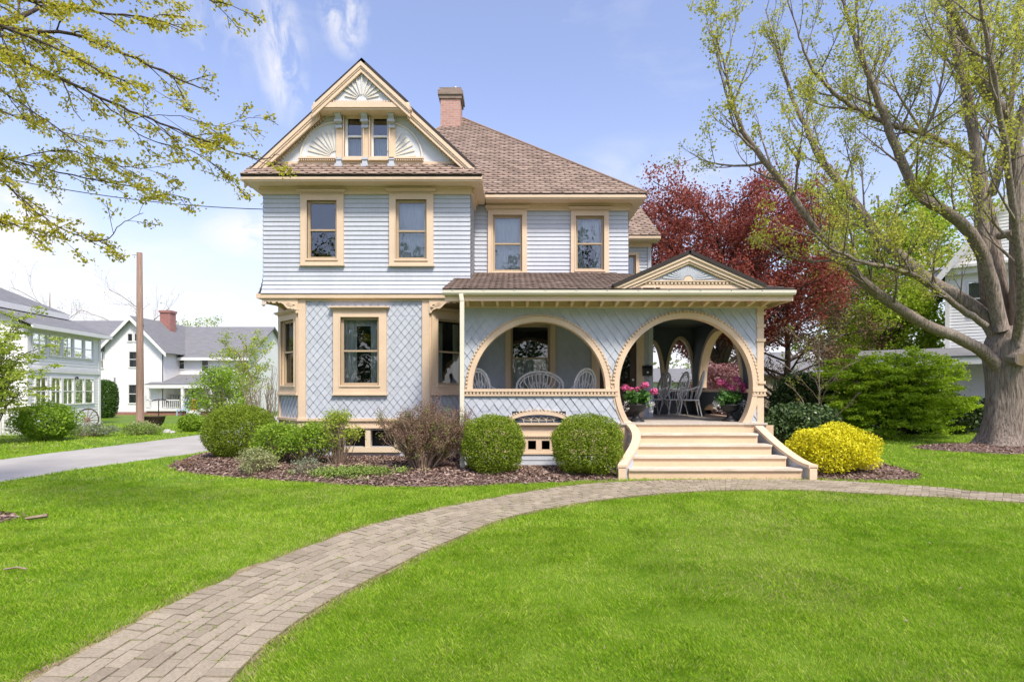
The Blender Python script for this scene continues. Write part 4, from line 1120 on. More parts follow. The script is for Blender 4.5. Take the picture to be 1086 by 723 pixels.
for d0, d1, dn, w, h in ZONES:
    xr = .98 * d1 + 3.6
    N = int(dn * (d1 - d0) * 2 * xr)
    x = NR.uniform(-xr, xr, N); y = NR.uniform(d0, d1, N)
    k = np.abs(x) < .98 * y + 3.6
    x, y = x[k], y[k]
    bad = in_poly(x, y, PATHIN) & (edge_dist(x, y, PATHIN) > .015 + .03 * NR.random(len(x)) ** 2)
    for q in (DRIVE, BED, BED2, BED3, BED4, WALK): bad |= in_poly(x, y, q) & (edge_dist(x, y, q) > .05 * NR.random(len(x)))
    bad |= in_poly(x, y, HOUSEP)
    # the worn fringe beside the walk, then patches where the turf is thinner
    fringe = in_poly(x, y, [tuple(p) for p in SE1] + [tuple(p) for p in SE2[::-1]])
    bad |= fringe & (NR.random(len(x)) > .30)
    th = .30 * vnoise(x, y, .7, 1) + .40 * vnoise(x, y, 3.2, 2) + .30 * vnoise(x, y, 8.5, 3)
    bad |= NR.random(len(x)) > .62 + .45 * th
    x, y = x[~bad], y[~bad]; th = th[~bad]; n = len(x)
    hh = h * NR.uniform(.55, 1.25, n) * (.45 + 1.15 * th); ww = w * NR.uniform(.7, 1.3, n)
    a = NR.uniform(0, 2 * PI, n); le = NR.uniform(.15, .9, n) * hh; b = NR.uniform(0, 2 * PI, n) ; b = np.where(NR.random(n) < .5, b, 2 * PI * vnoise(x, y, 2.4, 5) + NR.normal(0, .5, n))
    dx, dy = np.cos(a) * ww / 2, np.sin(a) * ww / 2; lx, ly = np.cos(b) * le, np.sin(b) * le
    z0 = np.zeros(n)
    p0 = np.stack([x - dx, y - dy, z0], 1); p1 = np.stack([x + dx, y + dy, z0], 1)
    p2 = np.stack([x + dx * .6 + lx * .45, y + dy * .6 + ly * .45, hh * .62], 1); p3 = np.stack([x + lx, y + ly, hh * .95], 1)
    q = np.stack([p0, p1, p2, p3], 1); dry = (NR.random(n) < .035 + .22 * np.clip((vnoise(x, y, 1.1, 9) - .72) * 5, 0, 1)) | (edge_dist(x, y, PATH) < .16 * NR.random(n)); bv.append(q[~dry]); dv_.append(q[dry])
o = np_mesh('grass', np.concatenate(bv), 4, M['grass']); tag(o, 'short green lawn grass', 'grass', kind='stuff')
del o['label']; del o['category']
o = np_mesh('dry_grass', np.concatenate(dv_), 4, M['drygrass']); tag(o, kind='stuff')
# fallen bits lying in the turf
x = NR.uniform(-9, 9, 260); y = NR.uniform(3, 11, 260); k = ~in_poly(x, y, PATH); c = np.stack([x[k], y[k], NR.uniform(.02, .045, k.sum())], 1)
o = np_mesh('fallen_bits', leaf_verts(c, NR.uniform(.012, .035, len(c)), np.tile([0, 0, 1.], (len(c), 1)), 2.0, .5), 4, M['chip']); tag(o, kind='stuff')
# weeds in the joints of the walk
c = []
for i in range(620):
    s_ = rnd.uniform(.8, S[-1] * .62); p = onpath(round(s_ / .105) * .105, rnd.uniform(.1, 1)) if i % 2 else onpath(s_, rnd.choice(list(fc))); c.append((p[0], p[1], .018))
c = gauss_clumps(np.array(c), 6, .014, .25); o = np_mesh('moss', leaf_verts(c, .015, np.tile([0, 0, 1.], (len(c), 1)), 1.0), 4, M['brightleaf']); tag(o, kind='stuff')
# ---------------------------------------------------------------- shrubs
def shell(n, rx, ry, rz, c, lump=.06, depth=.1, pw=2.0, zmin=-.85, seed=0):
    """points through the outer skin of a clipped shrub and their outward normals"""
    d = unit(NR.normal(size=(n, 3))); d = d[d[:, 2] > zmin]
    if pw != 2.0:
        k = (np.abs(d) ** pw).sum(1, keepdims=True) ** (1 / pw); d2 = d / k
    else: d2 = d
    ph = seed * 1.7
    l = 1 + lump * (np.sin(d[:, 0] * 5 + ph) * np.sin(d[:, 1] * 4 + ph * 2) + .6 * np.sin(d[:, 2] * 7 + d[:, 0] * 6 + ph)) 
    r = l * (1 - depth * NR.random(len(d)) ** 1.5) * (1 + .07 * NR.random(len(d)) ** 9)
    p = d2 * r[:, None] * np.array([rx, ry, rz]) + np.array(c)
    return p, unit(d / np.array([rx, ry, rz]))
def stems(mb, base, n, h, spread, r, sub=3):
    for i in range(n):
        a = rnd.uniform(0, 2 * PI); s = rnd.uniform(.2, 1) * spread
        p0 = Vector(base) + Vector((math.cos(a) * .08, math.sin(a) * .08, -.03))
        p2 = Vector(base) + Vector((math.cos(a) * s, math.sin(a) * s, h * rnd.uniform(.7, 1)))
        p1 = p0.lerp(p2, .5) + Vector((-math.cos(a) * s * .1, -math.sin(a) * s * .1, h * .08)) + rvec() * .05
        mb.tube([p0, p1, p2], [r, r * .7, r * .3], 4, cap=False)
def ball(name, label, cat, x, y, rx, ry, h, mat, leaf=.035, n=9000, lump=.055, depth=.14, pw=2.4, group=None, base=0.05, zmin=-.95, bias=.5, core=.86):
    t = thing(name, label, cat, (x, y, 0), 0, group)
    rz = h / 2; c = (x, y, base + rz)
    p, nn = shell(n, rx, ry, rz, c, lump, depth, pw, zmin, seed=rnd.uniform(0, 9))
    np_mesh('foliage', leaf_verts(p, leaf, nn, bias), 4, M[mat], t)
    q, n2 = shell(int(n * .5), rx * core, ry * core, rz * core, c, lump, .25, pw, zmin)
    np_mesh('inner_foliage', leaf_verts(q, leaf * 1.6, n2, bias), 4, M[mat], t)
    m = MB(); stems(m, (x, y, 0), 9, h * .75, min(rx, ry) * .7, .018); m.build('stem', M['barkdark'], t)
    return t
def loose(name, label, cat, x, y, rx, ry, h, mat, clumps=70, per=60, sig=.09, leaf=.05, group=None, base=0.0, flat=.7, nst=14, z0=.25, bias=.6, twig='twig', top=1.0):
    """an open shrub: stems with leaf clumps at their ends"""
    t = thing(name, label, cat, (x, y, 0), 0, group); cs = []
    m = MB()
    for i in range(clumps):
        a = rnd.uniform(0, 2 * PI); rr = math.sqrt(rnd.random()); zz = z0 + (1 - z0) * rnd.random() ** .8
        k = math.sqrt(max(0.05, 1 - max(0, (zz - .45) / .58) ** 2)) * (1 if zz > .35 else .75)
        p = Vector((x + math.cos(a) * rx * rr * k, y + math.sin(a) * ry * rr * k, base + h * zz * rnd.uniform(.9, 1.0)))
        cs.append(p)
        b = Vector((x + (p.x - x) * .15, y + (p.y - y) * .15, base - .02))
        mid_ = b.lerp(p, .5) + rvec() * .06
        m.tube([b, mid_, p], [.010 + .006 * h, .008, .004], 3, cap=False)
    m.build('stem', M[twig], t)
    c = gauss_clumps(np.array(cs), per, sig, flat); c[:, 2] = np.maximum(c[:, 2], base + .02)
    up = np.zeros_like(c); up[:, 2] = 1
    np_mesh('foliage', leaf_verts(c, leaf, up, bias), 4, M[mat], t)
    return t
def bunch(p, n, s, mat, name, t, size, flat=.6):
    c = gauss_clumps(np.array([p]) if np.ndim(p) == 1 else np.array(p), n, s, flat); return np_mesh(name, leaf_verts(c, size), 4, M[mat], t)

ball('boxwood', 'large clipped round boxwood ball at the left front corner of the blue house', 'shrub', -6.42, 13.35, .82, .74, 1.30, 'boxwood', .030, 24000, group='clipped boxwood balls in the front bed', lump=.025, depth=.09, pw=2.2)
ball('boxwood', 'clipped round boxwood ball just right of the white downspout', 'shrub', -.36, 10.95, .60, .55, 1.17, 'boxwood', .030, 14000, group='clipped boxwood balls in the front bed')
ball('boxwood', 'clipped round boxwood ball just left of the porch stairs', 'shrub', 1.46, 11.0, .70, .58, 1.17, 'boxwood', .030, 15000, group='clipped boxwood balls in the front bed', lump=.055)
ball('golden_shrub', 'bright yellow mounded bush right of the porch stairs', 'shrub', 6.42, 11.35, .83, .68, 1.02, 'spirea', .045, 11000, lump=.09, depth=.28, pw=2.2, base=-.02, zmin=-.7)
ball('shrub', 'dark green rounded shrub beside the right corner of the porch', 'shrub', 7.05, 13.9, .95, .8, 1.35, 'rhodo', .085, 5200, lump=.08, depth=.25, base=.0)
loose('shrub', 'bright green leafy shrub in front of the left bay window facet', 'shrub', -5.05, 12.3, .62, .5, .95, 'brightleaf', 120, 60, .085, .045, z0=.3)
loose('shrub', 'light green shrub below the front bay window, bare stems at its foot', 'shrub', -4.3, 12.0, .70, .5, .98, 'brightleaf', 95, 55, .085, .05, z0=.42)
loose('shrub', 'taller lime green shrub with white tips below the middle of the bay window', 'shrub', -3.65, 11.9, .55, .45, 1.25, 'limeleaf', 60, 45, .08, .045, z0=.45)
loose('shrub', 'small grey green variegated shrub at the front edge of the mulch bed', 'shrub', -5.05, 11.15, .40, .35, .52, 'paleleaf', 60, 50, .06, .035, z0=.2)
loose('dwarf_spirea', 'low olive tuft of twiggy growth in the mulch bed', 'shrub', -4.0, 11.0, .42, .3, .36, 'lowgrey', 40, 30, .06, .03, z0=.15)
loose('seedling', 'small bronze tuft at the left tip of the mulch bed', 'plant', -6.95, 12.2, .25, .2, .2, 'barberry', 16, 20, .05, .04)
# brown barberry with bare stems
t = thing('twiggy_shrub', 'twiggy maroon brown bush with pale bare stems left of the downspout', 'shrub', (-1.78, 11.35, 0))
g = Grow()
for i in range(64):
    a = rnd.uniform(0, 2 * PI); r = rnd.uniform(.25, 1.1)
    tip = Vector((-1.78 + math.cos(a) * .86 * r, 11.35 + math.sin(a) * .55 * r, rnd.uniform(.8, 1.34) * (1.08 - .22 * r)))
    b = Vector((-1.78 + math.cos(a) * .12, 11.3 + math.sin(a) * .1, .02))
    q, rr = g.limb([b, b.lerp(tip, .35) + rvec() * .05 + Vector((0, 0, .03)), b.lerp(tip, .7) + rvec() * .06, tip], .018, .006, 5, 4)
    g.sprout(q, rr, 1, .11, .36, .3, (20, 50), .22, 1, .3, .6, 4)
g.mb.build('stem', M['twig'], t)
tp = np.array([tuple(p) for p in g.tips if p.z > .3]); tp = tp[NR.random(len(tp)) < .8]
c = gauss_clumps(tp, 15, .045); np_mesh('foliage', leaf_verts(c, .024), 4, M['barberry'], t)
c = gauss_clumps(tp[NR.random(len(tp)) < .06], 22, .05); np_mesh('green_shoots', leaf_verts(c, .028), 4, M['brightleaf'], t)
# ground cover
pts = np.stack([NR.normal(-2.95, .42, 300), NR.normal(10.72, .18, 300), NR.uniform(.05, .2, 300)], 1)
c = gauss_clumps(pts, 22, .05, .6); o = np_mesh('ground_cover', leaf_verts(c, .04, np.tile([0, 0, 1.], (len(c), 1)), 1.0), 4, M['cover']); tag(o, kind='stuff')

# ---------------------------------------------------------------- trees
def wood(g, t, mat, name='trunk'): return g.mb.build(name, M[mat], t, smooth=True)
def crown(tips, t, mat, per, sig, leaf, name='crown', bias=.3, flat=.8, aspect=.62, keep=1.0, droop=0):
    tp = np.array([tuple(p) for p in tips])
    if keep < 1: tp = tp[NR.random(len(tp)) < keep]
    c = gauss_clumps(tp, per, sig, flat); up = np.zeros_like(c); up[:, 2] = 1
    return np_mesh(name, leaf_verts(c, leaf, up, bias, aspect, droop), 4, M[mat], t)
# the big maple
t = thing('maple', 'big old maple with grey spreading limbs and sparse young yellow green leaves', 'tree', (14.25, 16.3, 0))
g = Grow(); T0 = 16.3
def pl(seq): return [P(x, y, d) for x, y, d in seq]
# bole with root flare
bole = [Vector((14.28, T0, -.1)), Vector((14.27, T0, .25)), Vector((14.25, T0, .8)), Vector((14.26, T0, 1.6)), Vector((14.32, T0, 2.4)), Vector((14.40, T0, 3.1))]
nb = 28; rows = [(-.1, .98), (.06, .90), (.2, .79), (.45, .69), (.9, .62), (1.5, .59), (2.1, .63), (2.6, .71), (3.0, .70), (3.5, .55)]
vs = []; fs = []
for j, (z, r) in enumerate(rows):
    for k in range(nb):
        a = 2 * PI * k / nb
        fl = max(0, 1 - z / .7) * .16 * math.sin(5 * a + 1.0) + .03 * math.sin(4 * a + z * 1.2) + .025 * math.sin(7 * a + 2 + z)
        vs.append((14.30 + .05 * z + (r + fl * r) * math.cos(a), T0 + (r + fl * r) * .92 * math.sin(a), z))
for j in range(len(rows) - 1):
    for k in range(nb): fs.append((j * nb + k, j * nb + (k + 1) % nb, (j + 1) * nb + (k + 1) % nb, (j + 1) * nb + k))
fs.append(tuple((len(rows) - 1) * nb + k for k in range(nb)))
g.mb.add(vs, fs)
L = {}
L[1] = g.limb(pl([(1068, 400, 16.2), (1046, 376, 16.1), (1016, 358, 15.8), (985, 346, 15.4), (950, 325, 15.0), (917, 300, 14.6), (890, 270, 14.3), (869, 249, 14.0), (834, 199, 13.6), (797, 153, 13.2), (782, 124, 13.0), (772, 85, 12.8), (760, 40, 12.7)]), .185, .012, 10, 5, .015, .9)
L[2] = g.limb(pl([(1066, 385, 16.3), (1052, 346, 16.4), (1020, 318, 16.6), (983, 296, 16.9), (950, 268, 17.2), (925, 241, 17.5), (898, 203, 17.8), (869, 166, 18.1), (855, 135, 18.3), (842, 108, 18.5), (826, 60, 18.7), (812, 10, 18.8)]), .24, .015, 10, 5, .015, .9)
L[3] = g.limb(pl([(1062, 350, 16.1), (1048, 290, 15.9), (1033, 253, 15.6), (1008, 228, 15.3), (975, 207, 15.0), (954, 166, 14.8), (938, 124, 14.6), (925, 91, 14.4), (908, 45, 14.2), (895, 5, 14.0), (885, -40, 13.9)]), .19, .015, 9, 5, .015, .9)
L[4] = g.limb(pl([(1064, 370, 16.4), (1050, 320, 16.4), (1046, 290, 16.3), (1041, 240, 16.2), (1039, 207, 16.1), (1030, 124, 15.9), (1018, 70, 15.8), (1010, 35, 15.7), (1003, -20, 15.6), (995, -70, 15.5)]), .225, .05, 10, 5, .015, .9)
L[5] = g.limb(pl([(1038, 175, 16.1), (1026, 164, 15.9), (987, 145, 15.4), (946, 133, 15.0), (920, 121, 14.7), (896, 108, 14.5), (870, 84, 14.2), (859, 70, 14.0), (848, 40, 13.9), (835, 0, 13.8)]), .09, .012, 7, 5, .02, .9)
L[6] = g.limb(pl([(1072, 380, 16.4), (1064, 320, 16.6), (1056, 265, 16.8), (1050, 230, 17.0), (1042, 190, 17.3), (1034, 140, 17.6), (1024, 80, 17.9), (1014, 20, 18.1), (1004, -50, 18.3)]), .20, .05, 9, 5, .015, .9)
L[7] = g.limb(pl([(1080, 385, 16.3), (1080, 330, 16.2), (1079, 280, 16.1), (1078, 166, 15.9), (1066, 125, 15.7), (1045, 95, 15.4), (1035, 65, 15.2), (1025, 41, 15.0), (1008, 6, 14.7), (992, -40, 14.4)]), .235, .06, 10, 5, .015, .9)
L[8] = g.limb(pl([(1090, 380, 16.3), (1096, 300, 16.4), (1100, 200, 16.6), (1106, 100, 16.8), (1110, 0, 17.0), (1118, -80, 17.2)]), .32, .08, 9, 5, .015, .9)
L[9] = g.limb(pl([(1077, 150, 16.0), (1090, 110, 15.8), (1110, 70, 15.5), (1140, 20, 15.2)]), .16, .04, 7, 5, .02)
L[10] = g.limb(pl([(1045, 345, 16.0), (1012, 322, 15.4), (985, 300, 14.8), (950, 285, 14.2), (915, 278, 13.6), (880, 262, 13.2), (850, 238, 12.8)]), .10, .015, 6, 5, .02)
L[11] = g.limb(pl([(1052, 205, 16.3), (1062, 170, 16.6), (1072, 110, 16.9), (1078, 50, 17.2), (1084, -20, 17.4)]), .13, .03, 7, 5, .02)
L[12] = g.limb(pl([(955, 166, 14.8), (985, 130, 14.4), (1000, 80, 14.0), (1003, 30, 13.8)]), .05, .012, 5, 5, .02)
L[13] = g.limb(pl([(1098, 250, 16.4), (1150, 180, 16.2), (1220, 120, 16), (1300, 60, 15.8)]), .22, .03, 7, 5, .02)
L[14] = g.limb(pl([(1100, 330, 16.5), (1150, 280, 17.4), (1220, 230, 18.4), (1300, 160, 19.5)]), .26, .03, 7, 5, .02)
L[15] = g.limb(pl([(1079, 366, 15.8), (1083, 300, 14.9), (1070, 180, 13.8), (1050, 60, 12.8), (1030, -40, 12.0)]), .13, .02, 7, 5, .02)
for k, (q, rr) in L.items():
    tt = {1: .35, 2: .32, 3: .3, 4: .35, 5: .12, 6: .4, 7: .4, 8: .4}.get(k, .15)
    g.sprout(q, rr, 2, .42 if k in (1, 2, 3, 5, 12) else .5, 2.7, tt, (22, 55), .16, .9, .16, .52, 6, 1)
wood(g, t, 'bark')
crown(g.tips, t, 'mapleleaf', 8, .085, .072, keep=.50, bias=.2)
for (px, py, d, r) in ((1076, 247, 15.55, .10), (1084, 381, 15.6, .19)):
    m = MB(); c = P(px, py, d); m.tube([c + Vector((0, .5, .05)), c, c - Vector((0.02, .05, 0))], [r * 1.1, r, r * .98], 12)
    m.build('branch_stub', M['bark'], t)
for (px, py, d, r) in ((1076, 247, 15.49, .085), (1084, 381, 15.54, .165)):
    m = MB(); c = P(px, py, d); m.tube([c, c - Vector((.02, .012, 0))], [r, r], 12)
    m.build('cut_face', M['cut'], t)
print('maple tips', len(g.tips))

# tree whose branches hang in from the left
t = thing('overhanging_maple', 'spring leaved tree at far left whose drooping yellow green branches hang across the sky', 'tree', (-8.1, 7.1, 0))
g = Grow()
tr = [Vector((-8.1, 7.1, -.1)), Vector((-8.1, 7.1, .3)), Vector((-8.05, 7.1, 1.5)), Vector((-7.95, 7.15, 3.2)), Vector((-8.0, 7.2, 4.6)), Vector((-8.2, 7.3, 6.2)), Vector((-8.1, 7.2, 8.5))]
g.limb(tr, .42, .16, 14, 4)
B = []
def br(seq, r0, r1): 
    q = g.limb(pl(seq), r0 * .42, r1 * .8, 6, 5, .012); B.append(q)
br([(-160, -20, 7.3), (-60, 10, 7.1), (0, 29, 6.9), (77, 37, 6.7), (132, 58, 6.6), (165, 72, 6.5), (200, 88, 6.4), (222, 95, 6.4)], .07, .006)
br([(-160, 20, 7.2), (-60, 38, 6.6), (0, 54, 6.3), (58, 81, 6.1), (116, 108, 6.0), (170, 130, 5.9), (217, 150, 5.8), (271, 168, 5.8), (296, 164, 5.8)], .055, .004)
br([(105, 104, 6.0), (130, 126, 6.1), (155, 147, 6.2), (201, 159, 6.3), (232, 178, 6.4), (246, 192, 6.4)], .018, .004)
br([(-150, 40, 7.4), (-60, 72, 7.3), (0, 95, 7.3), (58, 135, 7.3), (100, 163, 7.3), (130, 178, 7.3)], .04, .004)
br([(-150, 130, 7.0), (-60, 150, 6.8), (0, 166, 6.7), (77, 186, 6.5), (155, 201, 6.4), (201, 211, 6.3)], .035, .004)
br([(-150, 140, 7.0), (-60, 170, 6.6), (0, 192, 6.4), (39, 225, 6.2), (77, 248, 6.1), (112, 255, 6.0), (128, 237, 6.0), (152, 226, 6.0)], .03, .004)
br([(-100, 20, 7.2), (0, 62, 7.0), (23, 100, 6.9), (40, 130, 6.9)], .03, .005)
br([(-140, -40, 7.0), (-40, -8, 6.4), (40, 2, 6.0), (110, 14, 5.8), (160, 20, 5.7), (196, 32, 5.7)], .05, .005)
br([(-140, -60, 6.4), (0, -35, 5.6), (110, -20, 5.3), (200, -4, 5.2), (240, 4, 5.2)], .05, .005)
br([(-140, 0, 6.6), (-30, 18, 5.8), (50, 48, 5.5), (120, 82, 5.4), (165, 94, 5.4)], .04, .004)
br([(125, 130, 6.0), (180, 122, 6.1), (230, 134, 6.2), (262, 126, 6.2), (276, 122, 6.2)], .01, .003)
br([(-60, 172, 6.9), (10, 168, 6.7), (70, 160, 6.6), (130, 176, 6.5), (175, 178, 6.5)], .02, .003)
br([(-60, 200, 6.4), (0, 232, 6.2), (30, 244, 6.1), (70, 256, 6.1)], .02, .003)
br([(-150, 60, 7.9), (-20, 110, 8.2), (60, 138, 8.4), (120, 150, 8.6)], .03, .004)
for i, (q, rr) in enumerate(B): g.sprout(q, rr, 1, .15, .52, .20, (18, 48), -.04, .35, .12, .55, 5, 1, Vector((.06, 0, -.02)))
# the rest of the head, out to the left and above
for a, el, ln in ((160, 35, 4.5), (200, 30, 4.5), (250, 40, 4), (110, 45, 4), (60, 60, 3.5), (300, 50, 3.5), (20, 75, 3)):
    d = Vector((math.cos(math.radians(a)) * math.cos(math.radians(el)), math.sin(math.radians(a)) * math.cos(math.radians(el)), math.sin(math.radians(el))))
    p = Vector((-8.05, 7.2, 4.6)); q, rr = g.limb([p, p + d * ln * .5 + Vector((0, 0, .4)), p + d * ln], .12, .02, 6, 5)
    g.sprout(q, rr, 1, .5, 1.1, .3, (20, 55), 0, .6, .15, .55, 5)
wood(g, t, 'barkdark')
crown(g.tips, t, 'overleaf', 7, .040, .040, keep=.72, bias=.2, flat=.5, droop=.6)
print('over tips', len(g.tips))

def bigtree(name, label, x, y, h, rx, ry, z0, mat, bark, nl, per, sig, leaf, r0=.3, group=None, level=2, every=.9, length=2.0, keep=1, up=.1, lean=(0, 0), spread=1.0, flat=.8, droop=0, crown_extra=0, zpow=1.0):
    t = thing(name, label, 'tree', (x, y, 0), 0, group); g = Grow()
    top = Vector((x + lean[0], y + lean[1], h * .92))
    tk, tr_ = g.limb([Vector((x, y, -.1)), Vector((x, y, z0 * .6)), Vector((x + lean[0] * .4, y + lean[1] * .4, h * .5)), top], r0, r0 * .12, 8, 6, .03)
    for i in range(nl):
        f = (i + rnd.random()) / nl; z = z0 + (h * .85 - z0) * f ** zpow
        k = (z - 0) / (h * .92); j = min(int(k * (len(tk) - 1)), len(tk) - 2); p = tk[j]
        a = i * 2.4 + rnd.uniform(-.4, .4)
        e = math.sqrt(max(.04, 1 - (max(0, (z - (z0 + h) * .45)) / (h * .60)) ** 2)) * rnd.uniform(.75, 1.05) * spread
        tip = Vector((x + lean[0] * f + math.cos(a) * rx * e, y + lean[1] * f + math.sin(a) * ry * e, z + (h * .12) * (1 - f * .5) * (1 if droop == 0 else -.6)))
        q, rr = g.limb([p, p.lerp(tip, .5) + Vector((0, 0, h * .03)) + rvec() * .2, tip], r0 * .32 * (1 - .6 * f), .02, 5, 5, .02)
        g.sprout(q, rr, level, every, length, .25, (25, 60), up, .8, .18, .55, 5)
    wood(g, t, bark)
    tips = g.tips
    crown(tips, t, mat, per, sig, leaf, keep=keep, flat=flat, droop=droop)
    print(name, len(tips)); return t
bigtree('copper_beech', 'large copper beech with dark red leaves rising behind the porch roof', 10.3, 28, 12.4, 5.4, 4.4, 3.6, 'beech', 'barkdark', 60, 20, .27, .125, .34, level=1, every=.55, length=1.7)
bigtree('copper_beech', 'bronze leaved beech with low drooping boughs right of the porch', 14.6, 30, 9.2, 5.2, 4, .9, 'beechlow', 'barkdark', 44, 12, .26, .115, .30, level=1, every=.6, length=1.9, up=-.06, keep=.75, droop=.3)
bigtree('young_tree', 'slender young tree with pale bare twigs between the porch and the wide layered green shrub', 10.3, 19, 4.6, 1.5, 1.4, .9, 'mapleleaf', 'twig', 11, 3, .06, .07, .05, level=1, every=.4, length=.8, keep=.5)
bigtree('leafy_tree', 'bright green leafy tree behind the white house on the right', 22.0, 34, 14.5, 5.0, 5, 3.0, 'treegreen', 'barkdark', 40, 12, .3, .2, .34, level=1, every=.6, length=1.9)
bigtree('leafy_tree', 'bright green tree seen between the big maple limbs left of the white gable', 20.2, 31, 7.2, 2.3, 2.2, 1.5, 'treegreen', 'barkdark', 24, 11, .24, .16, .2, level=1, every=.5, length=1.4)
bigtree('leafy_tree', 'green tree beyond the right edge of the old maple', 31, 31, 14, 5, 5, 2.5, 'treegreen', 'barkdark', 36, 11, .3, .2, .32, level=1, every=.6, length=1.8)
bigtree('sparse_tree', 'tall bare crowned tree behind the grey roofs on the left', -36, 55, 12.0, 5.5, 5, 3, 'mapleleaf', 'twig', 16, 1, .15, .13, .26, level=2, every=.9, length=3.4, keep=.12, up=.16, zpow=1.6)
bigtree('sparse_tree', 'second bare crowned tree behind the grey roofs at the left edge', -49, 60, 13.0, 6, 5, 3, 'mapleleaf', 'twig', 16, 1, .15, .13, .26, level=2, every=1.0, length=3.6, keep=.12, up=.16, zpow=1.6)
bigtree('maple_sapling', 'small pale green tree behind the round boxwood at the corner of the house', -15.2, 32, 5.0, 1.4, 1.2, 1.4, 'limeleaf', 'twig', 22, 7, .13, .11, .09, level=1, every=.4, length=1.0)
bigtree('far_tree', 'rounded green tree top rising behind the middle white house roof', -33, 58, 8.9, 2.6, 2.5, 4, 'limeleaf', 'twig', 22, 9, .25, .18, .2, level=1, every=.6, length=1.6)
bigtree('plum_tree', 'small dark red plum tree far beyond the driveway', -20.2, 46, 4.6, 1.2, 1.2, 1.4, 'beech', 'barkdark', 16, 9, .16, .14, .1, level=1, every=.5, length=.9)
# layered dogwood at the left edge
def layered(name, label, x, y, h, rx, ry, mat, nl, per, leaf, sig=.10, z0=.35, base=.1, twig='barkdark', cat='tree', bias=1.4, top_=.3):
    t = thing(name, label, cat, (x, y, 0)); g = Grow(); tips = []
    for i in range(nl):
        f = (i + .5) / nl; a = i * 2.4; z = base + h * (z0 + (1 - z0) * f)
        e = math.sqrt(max(.05, 1 - max(0, (f - top_) / (1.08 - top_)) ** 2)) * rnd.uniform(.55, 1.0)
        p = Vector((x + rnd.uniform(-.08, .08), y + rnd.uniform(-.08, .08), base * .5)); tip = Vector((x + math.cos(a) * rx * e, y + math.sin(a) * ry * e, z))
        q, rr = g.limb([p, p.lerp(tip, .35) + Vector((0, 0, (z - p.z) * .42)), tip], .024, .005, 5, 5, .01)
        g.sprout(q, rr, 1, .28, .75, .3, (35, 70), .0, .12, .12, .55, 4)
    wood(g, t, twig, 'trunk')
    crown(g.tips, t, mat, per, sig, leaf, flat=.22, bias=bias * .4, name='crown'); return t
layered('small_tree', 'small layered tree with lime green leaves at the left edge beside the white house', -15.9, 17.2, 4.1, 2.1, 1.6, 'limeleaf', 26, 12, .075, z0=.35)
layered('spreading_shrub', 'wide layered bright green shrub left of the big maple trunk', 13.3, 19.8, 2.85, 2.75, 1.5, 'acer', 100, 16, .09, .11, z0=.12, cat='shrub', top_=.62)
for lab, x, y, rx, ry, h in (('dark evergreen hedge between the wide layered green shrub and the old maple trunk', 15.9, 21.6, 2.0, .8, 1.75), ('dark evergreen bush behind the left side of the wide layered green shrub', 11.2, 21.6, 1.3, .8, 2.5), ('dark evergreen growing behind the old maple at the right edge', 19.6, 21.8, 1.6, .8, 1.8)):
    ball('evergreen_hedge', lab, 'hedge', x, y, rx, ry, h, 'yew', .10, 7000, .10, .3, 2.4, base=-.1)
ball('flowering_shrub', 'dusky pink flowering bush seen through the porch side arch', 'shrub', 7.75, 21.0, 1.25, 1.0, 2.65, 'pinkbush', .10, 5000, .12, .35, 2, base=.1)
# left side
ball('shrub', 'broad light green rounded shrub beside the picket fence and the wagon wheel', 'shrub', -15.5, 18.8, 1.0, .8, 1.32, 'brightleaf', .065, 5200, .12, .32, 2, base=-.02)
ball('arborvitae', 'tall clipped arborvitae column between the two white houses', 'shrub', -24.4, 34, .56, .56, 2.25, 'thuja', .09, 5000, .02, .1, 3.2, base=.0)
ball('round_shrub', 'small round green shrub by the far side of the driveway', 'shrub', -12.9, 22.7, .45, .45, .75, 'brightleaf', .06, 2600, .08, .25, 2, base=-.02)
loose('shrub', 'tall soft green bush beyond the driveway in front of the far porch', 'shrub', -13.6, 26.5, 1.45, 1.0, 2.7, 'brightleaf', 130, 50, .2, .10, z0=.12, base=.0)
t = thing('bare_shrub', 'bare tan twiggy bush behind the boxwood at the left corner of the house', 'shrub', (-8.9, 20.2, 0)); g = Grow()
for i in range(30):
    a = rnd.uniform(0, 2 * PI); r = rnd.uniform(.2, 1); b = Vector((-8.9 + .15 * math.cos(a), 20.2 + .15 * math.sin(a), 0)); tip = Vector((-8.9 + math.cos(a) * .85 * r, 20.2 + math.sin(a) * .8 * r, rnd.uniform(1.5, 2.35)))
    q, rr = g.limb([b, b.lerp(tip, .5) + rvec() * .1, tip], .016, .006, 4, 4); g.sprout(q, rr, 1, .3, .6, .3, (15, 40), .2, 1, .2, .6, 4)
g.mb.build('stem', M['twig'], t); crown(g.tips, t, 'paleleaf', 2, .05, .03, name='foliage', keep=.5)
# low border beside the pole
for i, (x, y, rx, h, mat, lab) in enumerate(((-15.3, 20.6, 1.0, .42, 'lowgrey', 'silvery low border plants left of the utility pole'), (-13.9, 21.3, .8, .36, 'cover', 'low green border plants right of the utility pole foot'),
        (-16.4, 19.7, .6, .35, 'lowgrey', 'silvery low plants in front of the picket fence'), (-12.6, 24.4, .6, .25, 'cover', 'low clipped green edging beside the far driveway end'), (-14.6, 22.4, .7, .4, 'paleleaf', 'pale grey plants under the iron kettle'))):
    loose('border_plant', lab, 'plant', x, y, rx, .5, h, mat, 60, 40, .08, .05, z0=.2)
